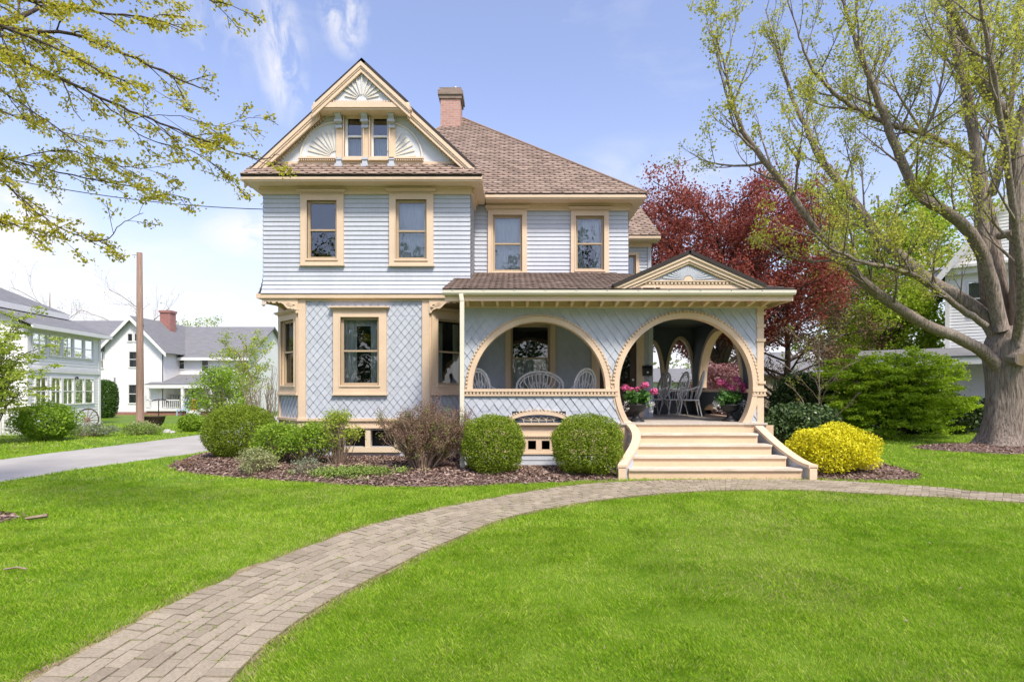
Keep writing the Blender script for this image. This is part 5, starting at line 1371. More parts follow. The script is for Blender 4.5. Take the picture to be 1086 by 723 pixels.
# far wood that closes the horizon
cc = []
for i in range(420):
    a = rnd.uniform(-1.25, 1.25); d = rnd.uniform(75, 95); cc.append((d * math.sin(a) * 1.15, d * math.cos(a), rnd.uniform(.3, 4.2)))
c = gauss_clumps(np.array(cc), 60, 1.5, .7); c[:, 2] = np.maximum(c[:, 2], .1)
o = np_mesh('far_wood', leaf_verts(c, .8), 4, M['farleaf']); tag(o, kind='stuff')
# the wood across the road, seen only in the window panes
cc = []
for i in range(420):
    x = rnd.uniform(-45, 45); cc.append((x, rnd.uniform(-34, -24), rnd.uniform(1, 13 + 4 * math.sin(x * .35))))
c = gauss_clumps(np.array(cc), 110, 1.3, .8); c[:, 2] = np.maximum(c[:, 2], .1)
o = np_mesh('wood_across_road', leaf_verts(c, .6), 4, M['thuja']); tag(o, kind='stuff')
# ---------------------------------------------------------------- neighbours
def simple_window(parent, fr, a0, a1, b0, b1, cols=1, rows=2, frame='white', glass='screen', w=.07, back=True):
    m = MB(); m.fbox(fr, a0 - w, a0, b0 - w, b1 + w, -.02, .045); m.fbox(fr, a1, a1 + w, b0 - w, b1 + w, -.02, .045)
    m.fbox(fr, a0, a1, b1, b1 + w, -.02, .043); m.fbox(fr, a0, a1, b0 - w, b0, -.02, .06)
    for i in range(1, cols): x = a0 + (a1 - a0) * i / cols; m.fbox(fr, x - .015, x + .015, b0, b1, -.01, .02)
    for j in range(1, rows): z = b0 + (b1 - b0) * j / rows; m.fbox(fr, a0, a1, z - .02, z + .02, -.01, .025)
    o = m.build('window', M[frame], parent)
    g = MB(); g.add([fr.pt(a0, b0, .003), fr.pt(a1, b0, .003), fr.pt(a1, b1, .003), fr.pt(a0, b1, .003)], [(0, 1, 2, 3)]); g.build('pane', M[glass], o)
    if back:
        g = MB(); g.fbox(fr, a0 - .02, a1 + .02, b0 - .02, b1 + .02, -.5, -.35); g.build('room_lining', M['greyroom'], o)  # backing slab greyed so that the panes look pale
    return (a0 - .02, a1 + .02, b0 - .02, b1 + .02)
# middle white house: gable towards us, wing to the right with a porch
Wm = thing('white_house', 'white gabled house with grey roof, red brick chimney and small porch behind the pole', 'house', (-24, 38, 0))
D1 = 38.0; f1 = front(D1)
gl, grr, gp_, gpz, gez = PX(111, D1), PX(172, D1), PX(141, D1), PZ(337, D1), PZ(368, D1)
holes = [simple_window(Wm, f1, *gx(137.5, 146, D1), *gz(373, 389, D1)), simple_window(Wm, f1, *gx(137, 145.5, D1), *gz(408, 427, D1)),
         simple_window(Wm, f1, *gx(136, 140.6, D1), *gz(354, 361.5, D1), rows=1), simple_window(Wm, f1, *gx(143.2, 147.8, D1), *gz(354, 361.5, D1), rows=1)]
m = MB(); siding(m, f1, (gl, grr, .2, gez), holes, .13, .015)
for r in rect_minus((gl, grr, .0, gez), holes): m.fbox(f1, *r, -.1, -.008)
kk = (gpz - gez) / (gp_ - gl)
j = gez
while j < gpz - .1:
    hw_ = (gpz - j) / kk
    for r in rect_minus((gp_ - hw_, gp_ + hw_, j, j + .13), holes[2:]): m.fbox(f1, *r, -.05, .0)
    j += .13
m.fbox(Fr((grr, D1, 0), (0, 1, 0), (1, 0, 0)), 0, 9, .0, gez, -.1, 0); m.fbox(Fr((gl, D1, 0), (0, 1, 0), (-1, 0, 0)), 0, 9, .0, gez, -.1, 0)
m.build('wall', M['sidingfar'], Wm)
m = MB(); ov = .35
for s, xe in ((-1, gl - .35), (1, grr + .45)):
    ze = gpz - kk * abs(xe - gp_)
    slab(m, [(gp_, D1 - ov, gpz + .12), (gp_, D1 + 9, gpz + .12), (xe, D1 + 9, ze + .12), (xe, D1 - ov, ze + .12)], .06)
# left and right wings' roofs
ly, lz0, lz1 = 39.5, PZ(366, 39.5), PZ(340, 43)
slab(m, [(gl - 8, 39, lz0), (gp_, 39, lz0), (gp_, 43, lz1), (gl - 8, 43, lz1)], .1)
D2 = 40.0; rx0, rx1 = grr - .3, PX(262, D2)
rz0_, rz1_ = PZ(379, D2 - .4), PZ(346.5, 44)
slab(m, [(rx0 - 3, D2 - .4, rz0_), (rx1 + .3, D2 - .4, rz0_), (rx1 + .3, 44, rz1_), (rx0 - 3, 44, rz1_)], .1)
slab(m, [(rx0 - 3, 48.4, rz0_), (rx1 + .3, 48.4, rz0_), (rx1 + .3, 44, rz1_), (rx0 - 3, 44, rz1_)], .1)
m.build('roof', M['grayroof'], Wm)
m = MB()
for s, xe in ((-1, gl - .35), (1, grr + .45)):
    ze = gpz - kk * abs(xe - gp_)
    m.prism(front(D1 - ov), [(xe, ze + .10), (gp_, gpz + .10), (gp_, gpz - .18), (xe, ze - .14)], -.03, .03)
m.box(rx0, rx1 + .3, D2 - .46, D2 - .38, rz0_ - .2, rz0_ + .0); m.box(rx0, rx1 + .2, D2 - .4, D2, rz0_ - .16, rz0_ - .13); m.box(gl - 8, gl - .1, 38.9, 39.0, lz0 - .25, lz0 - .02)
m.build('trim', M['white'], Wm)
f2 = front(D2)
h2 = [simple_window(Wm, f2, *gx(188.5, 195.5, D2), *gz(379.5, 391, D2)), simple_window(Wm, f2, *gx(214.5, 221, D2), *gz(382, 393.5, D2)),
      simple_window(Wm, f2, *gx(184.5, 190.5, D2), *gz(409, 424, D2)), simple_window(Wm, f2, *gx(203, 207, D2), *gz(409, 423, D2)), simple_window(Wm, f2, *gx(202, 207.5, D2), *gz(409, 423, D2)) if False else (0, 0, 0, 0)]
m = MB()
for r in rect_minus((rx0, rx1, .2, rz0_ - .15), h2): siding(m, f2, r, [], .13, .015); m.fbox(f2, *r, -.1, -.008)
fe_ = Fr((rx1, D2, 0), (0, 1, 0), (1, 0, 0)); m.fbox(fe_, 0, 8, 0, rz0_ - .1, -.1, 0); m.prism(fe_, [(-.2, rz0_ - .1), (8.2, rz0_ - .1), (4, rz1_ - .1)], -.08, 0)
fl2 = front(39.4); hl = [simple_window(Wm, fl2, *gx(104.5, 109.5, 39.4), *gz(374, 390, 39.4))]
for r in rect_minus((gl - 8, gl, 0, lz0 - .1), hl): m.fbox(fl2, *r, -.1, 0)
m.build('wall', M['sidingfar'], Wm)
# its porch
pD0 = 37.4; px0, px1 = PX(153, pD0), PX(225, pD0); pz = PZ(408, pD0)
m = MB(); slab(m, [(px0, pD0, pz + .05), (px1, pD0, pz + .05), (px1, D2, PZ(397, D2)), (px0 + .5, D2, PZ(397, D2))], .08); m.build('porch_roof', M['grayroof'], Wm)
m = MB(); m.box(px0, px1, pD0, pD0 + .1, pz - .22, pz); m.box(px0, px1, pD0 + .1, D2, pz - .06, pz - .0)
m.box(px0, px1, pD0, D2, .28, .42); fq = front(pD0)
m.box(px0, PX(190, pD0), pD0 + .02, pD0 + .06, .98, 1.04); m.box(px0, PX(190, pD0), pD0 + .02, pD0 + .06, .48, .52)
x = px0 + .06
while x < PX(190, pD0): m.box(x, x + .03, pD0 + .025, pD0 + .055, .52, .98); x += .13
m.build('porch', M['white'], Wm)
first = None
for pxx in (155, 191.5, 222):
    xx = PX(pxx, pD0)
    if first is None:
        m = MB(); m.box(xx, xx + .16, pD0 + .02, pD0 + .18, .42, pz - .2); first = m.build('porch_post', M['white'], Wm); x_f = xx
    else:
        o = first.copy(); COL.objects.link(o); o.parent = Wm; o.location.x = xx - x_f
m = MB(); m.box(px0 + .1, px1 - .1, pD0 + .1, D2, -.1, .28); m.build('porch_base', M['brickred'], Wm)
m = MB(); cx0, cx1 = PX(169.5, 41), PX(180.5, 41); m.box(cx0, cx1, 41, 41.7, 4.6, PZ(331.5, 41)); m.box(cx0 - .06, cx1 + .06, 40.94, 41.76, PZ(331.5, 41), PZ(329, 41)); ch2 = m.build('chimney', M['brickred'], Wm)
m = MB(); m.fbox(f1, *gx(150, 152.5, D1), *gz(344, 347, D1), .0, .2); m.build('vent', M['iron'], Wm)
m = MB(); xx = PX(122.5, D1); m.tube([(xx, D1 - .08, .2), (xx, D1 - .08, PZ(400, D1))], .05, 6); m.build('pipe', M['metal'], Wm)
m = MB(); m.fbox(f1, gl, grr, -.1, .2, -.1, .02); m.build('foundation', M['brickred'], Wm)
# two blue chairs' colour and an orange pot on its porch
o_ = thing('porch_chair', 'blue slatted chair at the edge of the far white porch', 'chair', (PX(196, 37), 37.0, 0))
m = MB(); x = PX(196, 37.0)
for k in range(4): m.beam((x - .3 + k * .2, 37.1, .35), (x - .05 + k * .2, 37.3, 1.15), .14, .03)
m.build('backrest', M['bluechair'], o_); m = MB(); m.box(x - .35, x + .40, 36.7, 37.1, .36, .41); m.build('seat', M['bluechair'], o_)
for dx, dy in ((-.3, 36.65), (.4, 36.65), (-.3, 37.05), (.4, 37.05)): m = MB(); m.box(x + dx - .03, x + dx + .03, dy - .03, dy + .03, 0, .36); m.build('leg', M['bluechair'], o_)
x = PX(205.5, 37); pot = thing('flower_pot', 'orange terracotta pot beside the far white porch', 'pot', (x, 37, 0))
m = MB(); m.lathe([(.16, .0), (.24, .6), (.28, .62), (.28, .72), (.22, .72), (.2, .5)], (x, 37, .35), 14); m.build('pot', M['terracotta'], pot, smooth=True)
m = MB(); m.box(x - .3, x + .3, 36.7, 37.3, 0, .35); m.build('stand', M['white'], pot)
# planter benches on that porch
o_ = thing('bench', 'dark wire bench on the far white porch behind the railing', 'bench', (PX(178, 38.4), 38.4, .42)); x = PX(178, 38.4)
m = MB(); m.box(x - .7, x + .7, 38.3, 38.7, .80, .84); m.build('seat', M['iron'], o_)
m = MB()
for k in range(9): m.tube([(x - .7 + k * .175, 38.7, .84), (x - .7 + k * .175, 38.75, 1.3)], .015, 4)
m.tube([(x - .7, 38.75, 1.3), (x + .7, 38.75, 1.3)], .02, 4); m.build('backrest', M['iron'], o_)
for dx in (-.65, .65): m = MB(); m.tube([(x + dx, 38.5, .42), (x + dx, 38.5, .8)], .025, 4); m.build('leg', M['iron'], o_)

# left white house with two storeys of porch windows
dv = Vector((-.138, 1.0, 0)).normalized(); nv = Vector((1.0, .138, 0)).normalized()
O = Vector((-19.7, 27.0, 0)); fW = Fr(O, -dv, nv)                  # a runs towards us from the far corner
Wl = thing('white_house', 'white clapboard house with two rows of enclosed porch windows at the left edge', 'house', (O.x, O.y, 0))
def on_wall(px):
    # a where the wall is seen at px
    for i in range(2000):
        a = i * .01; p = fW.pt(a, 0)
        if CX + F * p.x / p.y < px: return a
    return 20
def zw(py, a): p = fW.pt(a, 0); return PZ(py, p.y)
ZU = (zw(380, 1), zw(361.5, 1)); ZL = (zw(427, 1), zw(402, 1))
A_ = on_wall(29); zE = zw(359, 0) + .0
up = [(55.2, 96.8, .0)]
hs = []
edges_u = [(34, 49), (53, 64.2), (66.5, 76), (78, 87.5), (89.5, 98)]
edges_l = [(37.5, 49), (54, 64.2), (66.5, 77), (79, 88.5), (90, 98.5)]
for (e, Z, rows) in ((edges_u, ZU, 2), (edges_l, ZL, 2)):
    for i, (p0, p1) in enumerate(e): hs.append(simple_window(Wl, fW, on_wall(p1), on_wall(p0), Z[0], Z[1], 2 if i < 3 else 1, rows, w=.06))
m = MB(); siding(m, fW, (0, A_, .0, zE), hs, .13, .015)
for r in rect_minus((0, A_, -.2, zE), hs): m.fbox(fW, *r, -.12, -.008)
far_ = Fr(O, -nv, dv); near_ = Fr(fW.pt(A_, 0), -nv, -dv)
m.prism(near_, [(-.1, zE), (1.6, zE), (1.6, zE + .95)], -.1, .0)
m.fbox(far_, 0, 9, -.2, zE, -.12, 0); siding(m, near_, (0, 1.4, 0, zE), [], .13, .015); m.fbox(near_, 0, 1.4, -.2, zE, -.12, -.005)
fW2 = Fr(fW.pt(0, 0, -1.4), -dv, nv)
h2 = [simple_window(Wl, fW2, A_ + 1.0, A_ + 2.1, ZU[0] - .1, ZU[1], 1, 2), simple_window(Wl, fW2, A_ + .9, A_ + 2.0, ZL[0] - .3, ZL[1], 1, 2), simple_window(Wl, fW2, A_ + 3.4, A_ + 4.3, ZU[0], ZU[1], 1, 2)]
siding(m, fW2, (A_, A_ + 9, 0, zE + .5), h2, .13, .015)
for r in rect_minus((0, A_ + 9, -.2, zE + .8), h2): m.fbox(fW2, *r, -.12, -.008)
m.build('wall', M['siding'], Wl)
m = MB()
m.fbox(fW, -.06, .08, -.1, zE, -.02, .04); m.fbox(fW, A_ - .14, A_ + .05, -.1, zE, -.02, .04)
m.fbox(fW, -.35, A_ + .3, zE - .02, zE + .14, .32, .40); m.fbox(fW, -.35, A_ + .3, zE - .02, zE + .01, -.02, .32); m.fbox(fW, 0, A_, (ZL[1] + ZU[0]) / 2 - .25, (ZL[1] + ZU[0]) / 2 - .1, -.01, .06)
m.fbox(far_, -.35, 9.2, zE - .02, zE + .14, .28, .36)
m.build('trim', M['white'], Wl)
zr1 = zE + .95
m = MB()
slab(m, [fW.pt(-.38, zE + .12, .40), fW.pt(A_ + .3, zE + .12, .40), fW.pt(A_ + .3, zr1, -1.5), fW.pt(-.1, zr1, -1.5)], .05)
slab(m, [fW.pt(-.38, zE + .12, .40), fW.pt(-.1, zr1, -1.5), fW.pt(-.1, zr1, -9), fW.pt(-.38, zE + .12, -9)], .05)
hb = [fW.pt(.3, zr1 + .12, -1.1), fW.pt(12, zr1 + .12, -1.1), fW.pt(12, zr1 + .12, -9.5), fW.pt(.3, zr1 + .12, -9.5)]
rg0, rg1 = fW.pt(4.5, zr1 + 2.35, -5.3), fW.pt(8, zr1 + 2.35, -5.3)
slab(m, [hb[0], hb[1], rg1, rg0], .06); slab(m, [hb[3], hb[0], rg0], .06); slab(m, [hb[1], hb[2], rg1], .06); slab(m, [hb[2], hb[3], rg0, rg1], .06)
m.build('roof', M['grayroof'], Wl)
m = MB(); m.fbox(fW, .35, 12, zr1 - .12, zr1 + .12, -1.18, -1.10); m.build('eave_board', M['white'], Wl)
m = MB(); pxl = fW.pt(on_wall(79), zw(399, 2), .1); m.tube([pxl, pxl + Vector((0, 0, -.12))], [.04, .09], 8); m.build('porch_lamp', M['iron'], Wl)

# right white house
Wr = thing('white_house', 'tall white house with steep front gable behind the big maple', 'house', (PX(1003, 25.0), 25.0, 0))
D3 = 25.0; f3 = front(D3); xl = PX(1003, D3); ez = PZ(287, D3); xc = xl + 4.2; pk = ez + 5.6
h3 = [simple_window(Wr, f3, *gx(1022, 1034, D3), *gz(302, 336, D3)), simple_window(Wr, f3, *gx(1060, 1085, D3), *gz(302, 336, D3)), simple_window(Wr, f3, xc - .5, xc + .5, ez + .8, ez + 2.2)]
m = MB(); xr_ = xc + 4.2
for r in rect_minus((xl, xr_, 0, ez), h3): siding(m, f3, r, [], .13, .018); m.fbox(f3, *r, -.12, -.008)
k3 = (pk - ez) / 4.2; j = ez
while j < pk - .15:
    w_ = (pk - j) / k3 - .02
    for r in rect_minus((xc - w_, xc + w_, j, j + .14), h3[2:]): siding(m, f3, r, [], .14, .02); m.fbox(f3, *r, -.1, -.012)
    j += .14
fS = Fr((xl, D3, 0), (0, 1, 0), (-1, 0, 0)); siding(m, fS, (0, 6.8, 0, ez), [], .13, .018); m.fbox(fS, 0, 6.8, 0, ez, -.12, -.01)
m.build('wall', M['siding'], Wr)
m = MB()
for s in (-1, 1):
    xe = xc + s * 4.75; ze = pk - k3 * 4.75
    slab(m, [(xc, D3 - .5, pk + .12), (xc, D3 + 7, pk + .12), (xe, D3 + 7, ze + .12), (xe, D3 - .5, ze + .12)], .06)
pz3 = PZ(377, 23.2)
slab(m, [(PX(955, 23.2), 23.2, pz3), (xr_ + .3, 23.2, pz3), (xr_ + .3, D3, pz3 + .45), (PX(955, 23.2), D3, pz3 + .45)], .06)
m.build('roof', M['grayroof'], Wr)
m = MB()
for s in (-1, 1):
    xe = xc + s * 4.78; ze = pk - k3 * 4.78
    m.prism(front(D3 - .5), [(xe, ze + .10), (xc, pk + .10), (xc, pk - .34), (xe, ze - .28)], -.04, .04)
    m.prism(front(D3 - .3), [(xe, ze - .02), (xc, pk), (xc, pk - .08), (xe, ze - .1)], -.3, .2)
m.fbox(f3, xl - .55, xr_, ez - .25, ez, -.02, .3); m.fbox(f3, xl - .6, xr_, ez, ez + .1, -.02, .45)
m.fbox(f3, xl - .02, xl + .14, 0, ez - .25, -.02, .05)
m.build('trim', M['white'], Wr)
m = MB(); xp = PX(957, 23.3); m.box(xp, xr_, 23.25, 23.4, pz3 - .35, pz3); m.box(xp, xr_, 23.25, D3, .3, .45); m.box(xp, xr_, 23.3, 23.4, 1.1, 1.18)
m.build('porch', M['white'], Wr)
first = None
for pxx in (960, 990, 1033, 1083):
    xx = PX(pxx, 23.3)
    if first is None: m = MB(); m.tube([(xx, 23.35, .45), (xx, 23.35, pz3 - .3)], [.15, .12], 10); first = m.build('porch_column', M['white'], Wr); xf = xx
    else: o = first.copy(); COL.objects.link(o); o.parent = Wr; o.location.x = xx - xf
m = MB(); m.box(xp + .2, xr_, 23.5, 24.9, .0, .3); m.box(xp + .1, xl, 24.9, 25.1, .3, 3.0); m.build('porch_base', M['siding'], Wr)
Wr.rotation_euler = (0, 0, math.radians(-39))
# tan house far behind
Wt = thing('tan_house', 'low tan house far behind, seen between the porch corner and the dark shrubs', 'house', (20, 46, 0))
D4 = 46.0; f4 = front(D4); ta0, ta1 = PX(770, D4), PX(900, D4)
h4 = [simple_window(Wt, f4, *gx(831.5, 837.5, D4), *gz(415, 424, D4), w=.1), simple_window(Wt, f4, *gx(872, 880, D4), *gz(413, 424, D4), w=.1)]
m = MB()
for r in rect_minus((ta0, ta1, 0, 2.9), h4): m.fbox(f4, *r, -.2, 0)
m.build('wall', M['tan'], Wt)
m = MB(); slab(m, [(ta0 - .5, D4 - .5, 2.85), (ta1 + .5, D4 - .5, 2.85), (ta1 - 3, D4 + 4, 5.0), (ta0 + 3, D4 + 4, 5.0)], .1); m.build('roof', M['grayroof'], Wt)
# white garage far behind, seen under the arches
Wg = thing('garage', 'small pale grey garage seen through the far porch arch', 'garage', (12.5, 48, 0))
m = MB(); m.box(9.5, 17, 48, 54, 0, 2.4); m.build('wall', M['sidingfar'], Wg); m = MB(); slab(m, [(9.2, 47.6, 2.35), (17.3, 47.6, 2.35), (17.3, 51, 3.6), (9.2, 51, 3.6)], .1); m.build('roof', M['grayroof'], Wg)

# ---------------------------------------------------------------- street furniture and props
pd = 23.2; xp = PX(148.5, pd); zt = PZ(268, pd)
t = thing('utility_pole', 'tall bare brown wooden utility pole between the white houses', 'pole', (xp, pd, 0))
m = MB(); m.tube([(xp, pd, -.2), (xp, pd, 2), (xp - .02, pd, zt)], [.15, .14, .105], 12); m.build('shaft', M['pole'], t, smooth=True)
m = MB(); m.tube([(xp - .28, pd, zt - .08), (xp - .12, pd, zt - .1)], .015, 5); m.tube([(xp - .28, pd, zt - .08), (xp - .30, pd, zt - .02)], [.04, .03], 6); m.build('insulator_arm', M['metal'], t)
# cables
def cable(label, a, b, sag, r=.011):
    a = Vector(a); b = Vector(b); pts = [a.lerp(b, i / 24) - Vector((0, 0, sag * 4 * (i / 24) * (1 - i / 24))) for i in range(25)]
    m = MB(); m.tube(pts, r, 4); tag(m.build('overhead_cable', M['wire'], None, tuple(a)), label, 'cable')
cable('thin service cable running from the left into the upper wall of the blue house', (-14, 11.2, 6.9), (-5.83, 13.3, PZ(222, 13.3)), .35)
cable('dark cable slanting across the big maple up to the right', P(660, 306, 30), P(1120, 150, 14.0), .6, .014)
cable('faint level cable passing behind the maple branches right of the porch roof', P(640, 268, 34), P(1130, 290, 34), .4, .018)
# picket fence
t = thing('picket_fence', 'white picket fence at the left edge in front of the white house', 'fence', (-18.6, 20.2, 0))
m = MB(); x = -22.5; y = 20.2
while x < -17.35: m.prism(front(y), [(x, .08), (x + .085, .08), (x + .085, .92), (x + .0425, 1.0), (x, .92)], -.01, .012); x += .15
m.build('pickets', M['white'], t)
m = MB(); m.box(-22.5, -17.3, y + .01, y + .05, .25, .33); m.box(-22.5, -17.3, y + .01, y + .05, .70, .78); m.build('rail', M['white'], t)
for x in (-22.4, -20.7, -19.0, -17.35): m = MB(); m.box(x - .05, x + .05, y + .05, y + .15, -.1, 1.08); m.prism(front(y + .05), [(x - .07, 1.08), (x + .07, 1.08), (x, 1.16)], -.12, .02); m.build('post', M['white'], t)
# wagon wheel
wx, wy, wr = PX(92.5, 23), 23.0, .46
t = thing('wagon_wheel', 'old wooden wagon wheel leaning by the corner of the left white house', 'wheel', (wx, wy, 0))
m = MB(); ring_ = [Vector((wx + wr * math.cos(a), wy + .06 * math.sin(a), .46 + wr * math.sin(a))) for a in np.linspace(0, 2 * PI, 33)]
m.tube(ring_, .025, 6, cap=False); m.build('rim', M['rust'], t)
m = MB()
for k in range(12): a = k * PI / 6; m.tube([(wx, wy, .46), (wx + wr * math.cos(a), wy + .06 * math.sin(a), .46 + wr * math.sin(a))], [.02, .014], 5)
m.build('spokes', M['pole'], t); m = MB(); m.tube([(wx, wy - .08, .46), (wx, wy + .08, .46)], .07, 10); m.build('hub', M['pole'], t)
# kettle on its frame
kx, ky = PX(163.5, 24), 24.0
t = thing('iron_kettle', 'rusty iron kettle planter standing right of the utility pole', 'planter', (kx, ky, 0))
m = MB(); m.lathe([(.08, .12), (.24, .16), (.37, .32), (.42, .55), (.44, .57), (.41, .57), (.34, .35), (.1, .2)], (kx, ky, 0), 18); m.build('bowl', M['rust'], t, smooth=True)
for a in (0, 2.1, 4.2): m = MB(); m.tube([(kx + .2 * math.cos(a), ky + .2 * math.sin(a), -.02), (kx + .2 * math.cos(a), ky + .2 * math.sin(a), .2)], .03, 6); m.build('leg', M['rust'], t)
sx_ = PX(162, 24.2)
t = thing('garden_lamp', 'thin dark hooked garden post behind the iron kettle', 'post', (sx_, 24.6, 0))
m = MB(); m.tube([(sx_, 24.6, 0), (sx_, 24.6, 1.2), (sx_ + .03, 24.6, 1.26)], .02, 5); m.build('shaft', M['iron'], t); m = MB(); m.tube([(sx_ - .3, 24.6, 1.22), (sx_, 24.6, 1.27), (sx_ + .3, 24.6, 1.25), (sx_ + .42, 24.6, 1.15)], .025, 5); m.build('arm', M['iron'], t)
# stones at the border
for i, (x, y, r) in enumerate(((-13.6, 22.3, .16), (-13.2, 22.0, .11), (-14.1, 22.0, .13))):
    m = MB(); nb_ = 8; m.lathe([(r * .9, -.03), (r, r * .3), (r * .8, r * .65), (r * .3, r * .85)], (x, y, 0), 9)
    m.v = [(a + rnd.uniform(-.02, .02), b + rnd.uniform(-.02, .02), c + rnd.uniform(-.015, .015)) for a, b, c in m.v]
    tag(m.build('border_stone', M['pave'], None, (x, y, 0)), 'pale ' + ('largest', 'smallest', 'middle sized')[i] + ' border stone of the three beside the driveway edge', 'stone', 'stones along the driveway border')
# twig lying on the lawn at left
a = G(4, 609); m = MB(); m.tube([(a[0], a[1], .05), (a[0] + .1, a[1] + .03, .06), (a[0] + .2, a[1] + .01, .05)], .009, 5); tag(m.build('fallen_stick', M['twig'], None, (a[0], a[1], 0)), 'short fallen stick lying on the grass near the left edge', 'stick')
a = G(38, 553); m = MB(); m.tube([(a[0] - .1, a[1] - .04, .05), (a[0] + .1, a[1] + .06, .07)], [.02, .028], 5); tag(m.build('wood_piece', M['twig'], None, (a[0], a[1], 0)), 'pale piece of wood lying by the small mulch patch at the left', 'wood')

# ---------------------------------------------------------------- porch furniture
def chair(name, label, x, y, rz, mat, group, wide=.46, bench=False):
    t = thing(name, label, 'bench' if bench else 'chair', (x, y, FZ), rz, group); W = wide / 2
    def bld(m, n_, par=t): return m.build(n_, M[mat], par, local=True, smooth=False)
    m = MB()                                                    # seat: bent strips
    for k in range(9): u = -W + wide * k / 8; m.tube([(u, -.22, .43), (u, 0, .425), (u, .20, .43)], .012, 5)
    m.tube([(W * math.cos(a) * 1.06, .24 * math.sin(a), .43) if not bench else (max(-W, min(W, W * 1.4 * math.cos(a))), .24 * math.sin(a), .43) for a in np.linspace(0, 2 * PI, 25)], .018, 6); bld(m, 'seat')
    m = MB(); N_ = 28                                           # oval back leaning away
    Hb = .72 if not bench else .68
    def bk(u, v): return (u, .20 + .20 * v / Hb * .9, .45 + v)
    ov_ = [bk(W * (1.08 if not bench else 1.0) * math.cos(a) , Hb * .48 + Hb * .52 * math.sin(a)) for a in np.linspace(-PI * .42, PI * 1.42, N_)]
    m.tube(ov_, .024, 6)
    ov2 = [bk(W * .86 * math.cos(a), Hb * .48 + Hb * .43 * math.sin(a)) for a in np.linspace(-PI * .40, PI * 1.40, N_)]
    m.tube(ov2, .013, 5)
    ns = 5 if not bench else 11
    for k in range(ns):
        u = -W * .7 + W * 1.4 * k / (ns - 1) if not bench else -W * .85 + W * 1.7 * k / (ns - 1)
        s_ = 1 if u >= 0 else -1; top = Hb * .48 + Hb * .43 * math.sqrt(max(0, 1 - (u / (W * .86)) ** 2))
        m.tube([bk(u * .25, .0), bk(u * .55, top * .4), bk(u * .9, top * .75), bk(u, top * .98)], .012, 5)
        m.tube([bk(u * .5, top * .45), bk(u * .5 + s_ * .05, top * .62), bk(u * .5 + s_ * .02, top * .72), bk(u * .5 - s_ * .02, top * .64)], .010, 4)
    for a in np.linspace(.15, PI - .15, 15): m.tube([bk(W * .86 * math.cos(a), Hb * .48 + Hb * .43 * math.sin(a)), bk(W * 1.05 * math.cos(a + .06), Hb * .48 + Hb * .51 * math.sin(a + .06))], .009, 4)
    bld(m, 'backrest')
    for s_ in (-1, 1):
        m = MB(); m.tube(catmull([(s_ * W * .98, .24, .78), (s_ * W * 1.12, .0, .70), (s_ * W * 1.14, -.20, .66), (s_ * W * 1.08, -.27, .58), (s_ * W * 1.0, -.22, .45)], 4), .015, 5)
        for k in range(3): m.tube([(s_ * W * 1.02, -.1 + k * .1, .44), (s_ * W * 1.12, -.08 + k * .11, .69)], .008, 4)
        bld(m, 'arm')
        for yy in (-.2, .2):
            m = MB(); o_ = 1 if yy > 0 else -1
            m.tube(catmull([(s_ * W * .92, yy, .43), (s_ * W * .98, yy + o_ * .03, .25), (s_ * W * 1.05, yy + o_ * .08, .02)], 4), [.020 - .001 * q for q in range(9)], 6)
            m.tube(catmull([(s_ * W * .98, yy + o_ * .03, .22), (s_ * W * .6, yy, .36), (s_ * W * .2, yy, .40)], 3), .009, 4); bld(m, 'leg')
    return t
ga = 'white ornate chairs on the front porch'
chair('porch_chair', 'white oval backed wire armchair left inside the left porch arch', PX(516, 13.2), 13.2, math.radians(150), 'whitemetal', ga, .50)
chair('porch_chair', 'white oval backed wire armchair right inside the left porch arch', PX(614, 13.15), 13.15, math.radians(-158), 'whitemetal', ga, .50)
chair('porch_bench', 'white wire bench with arched back below the porch window in the left arch', PX(572, 13.9), 13.9, math.radians(180), 'whitemetal', None, 1.12, True)
gb = 'whitewashed bentwood armchairs at the far end of the porch'
chair('porch_chair', 'whitewashed bent cane armchair nearest to the right flower urn', 4.60, 14.7, math.radians(-100), 'rattan', gb, .52)
chair('porch_chair', 'whitewashed bent cane armchair between two others at the porch end', 4.35, 15.25, math.radians(-80), 'rattan', gb, .52)
chair('porch_chair', 'whitewashed bent cane armchair farthest back beneath the small rear arch', 3.95, 15.6, math.radians(-70), 'rattan', gb, .52)
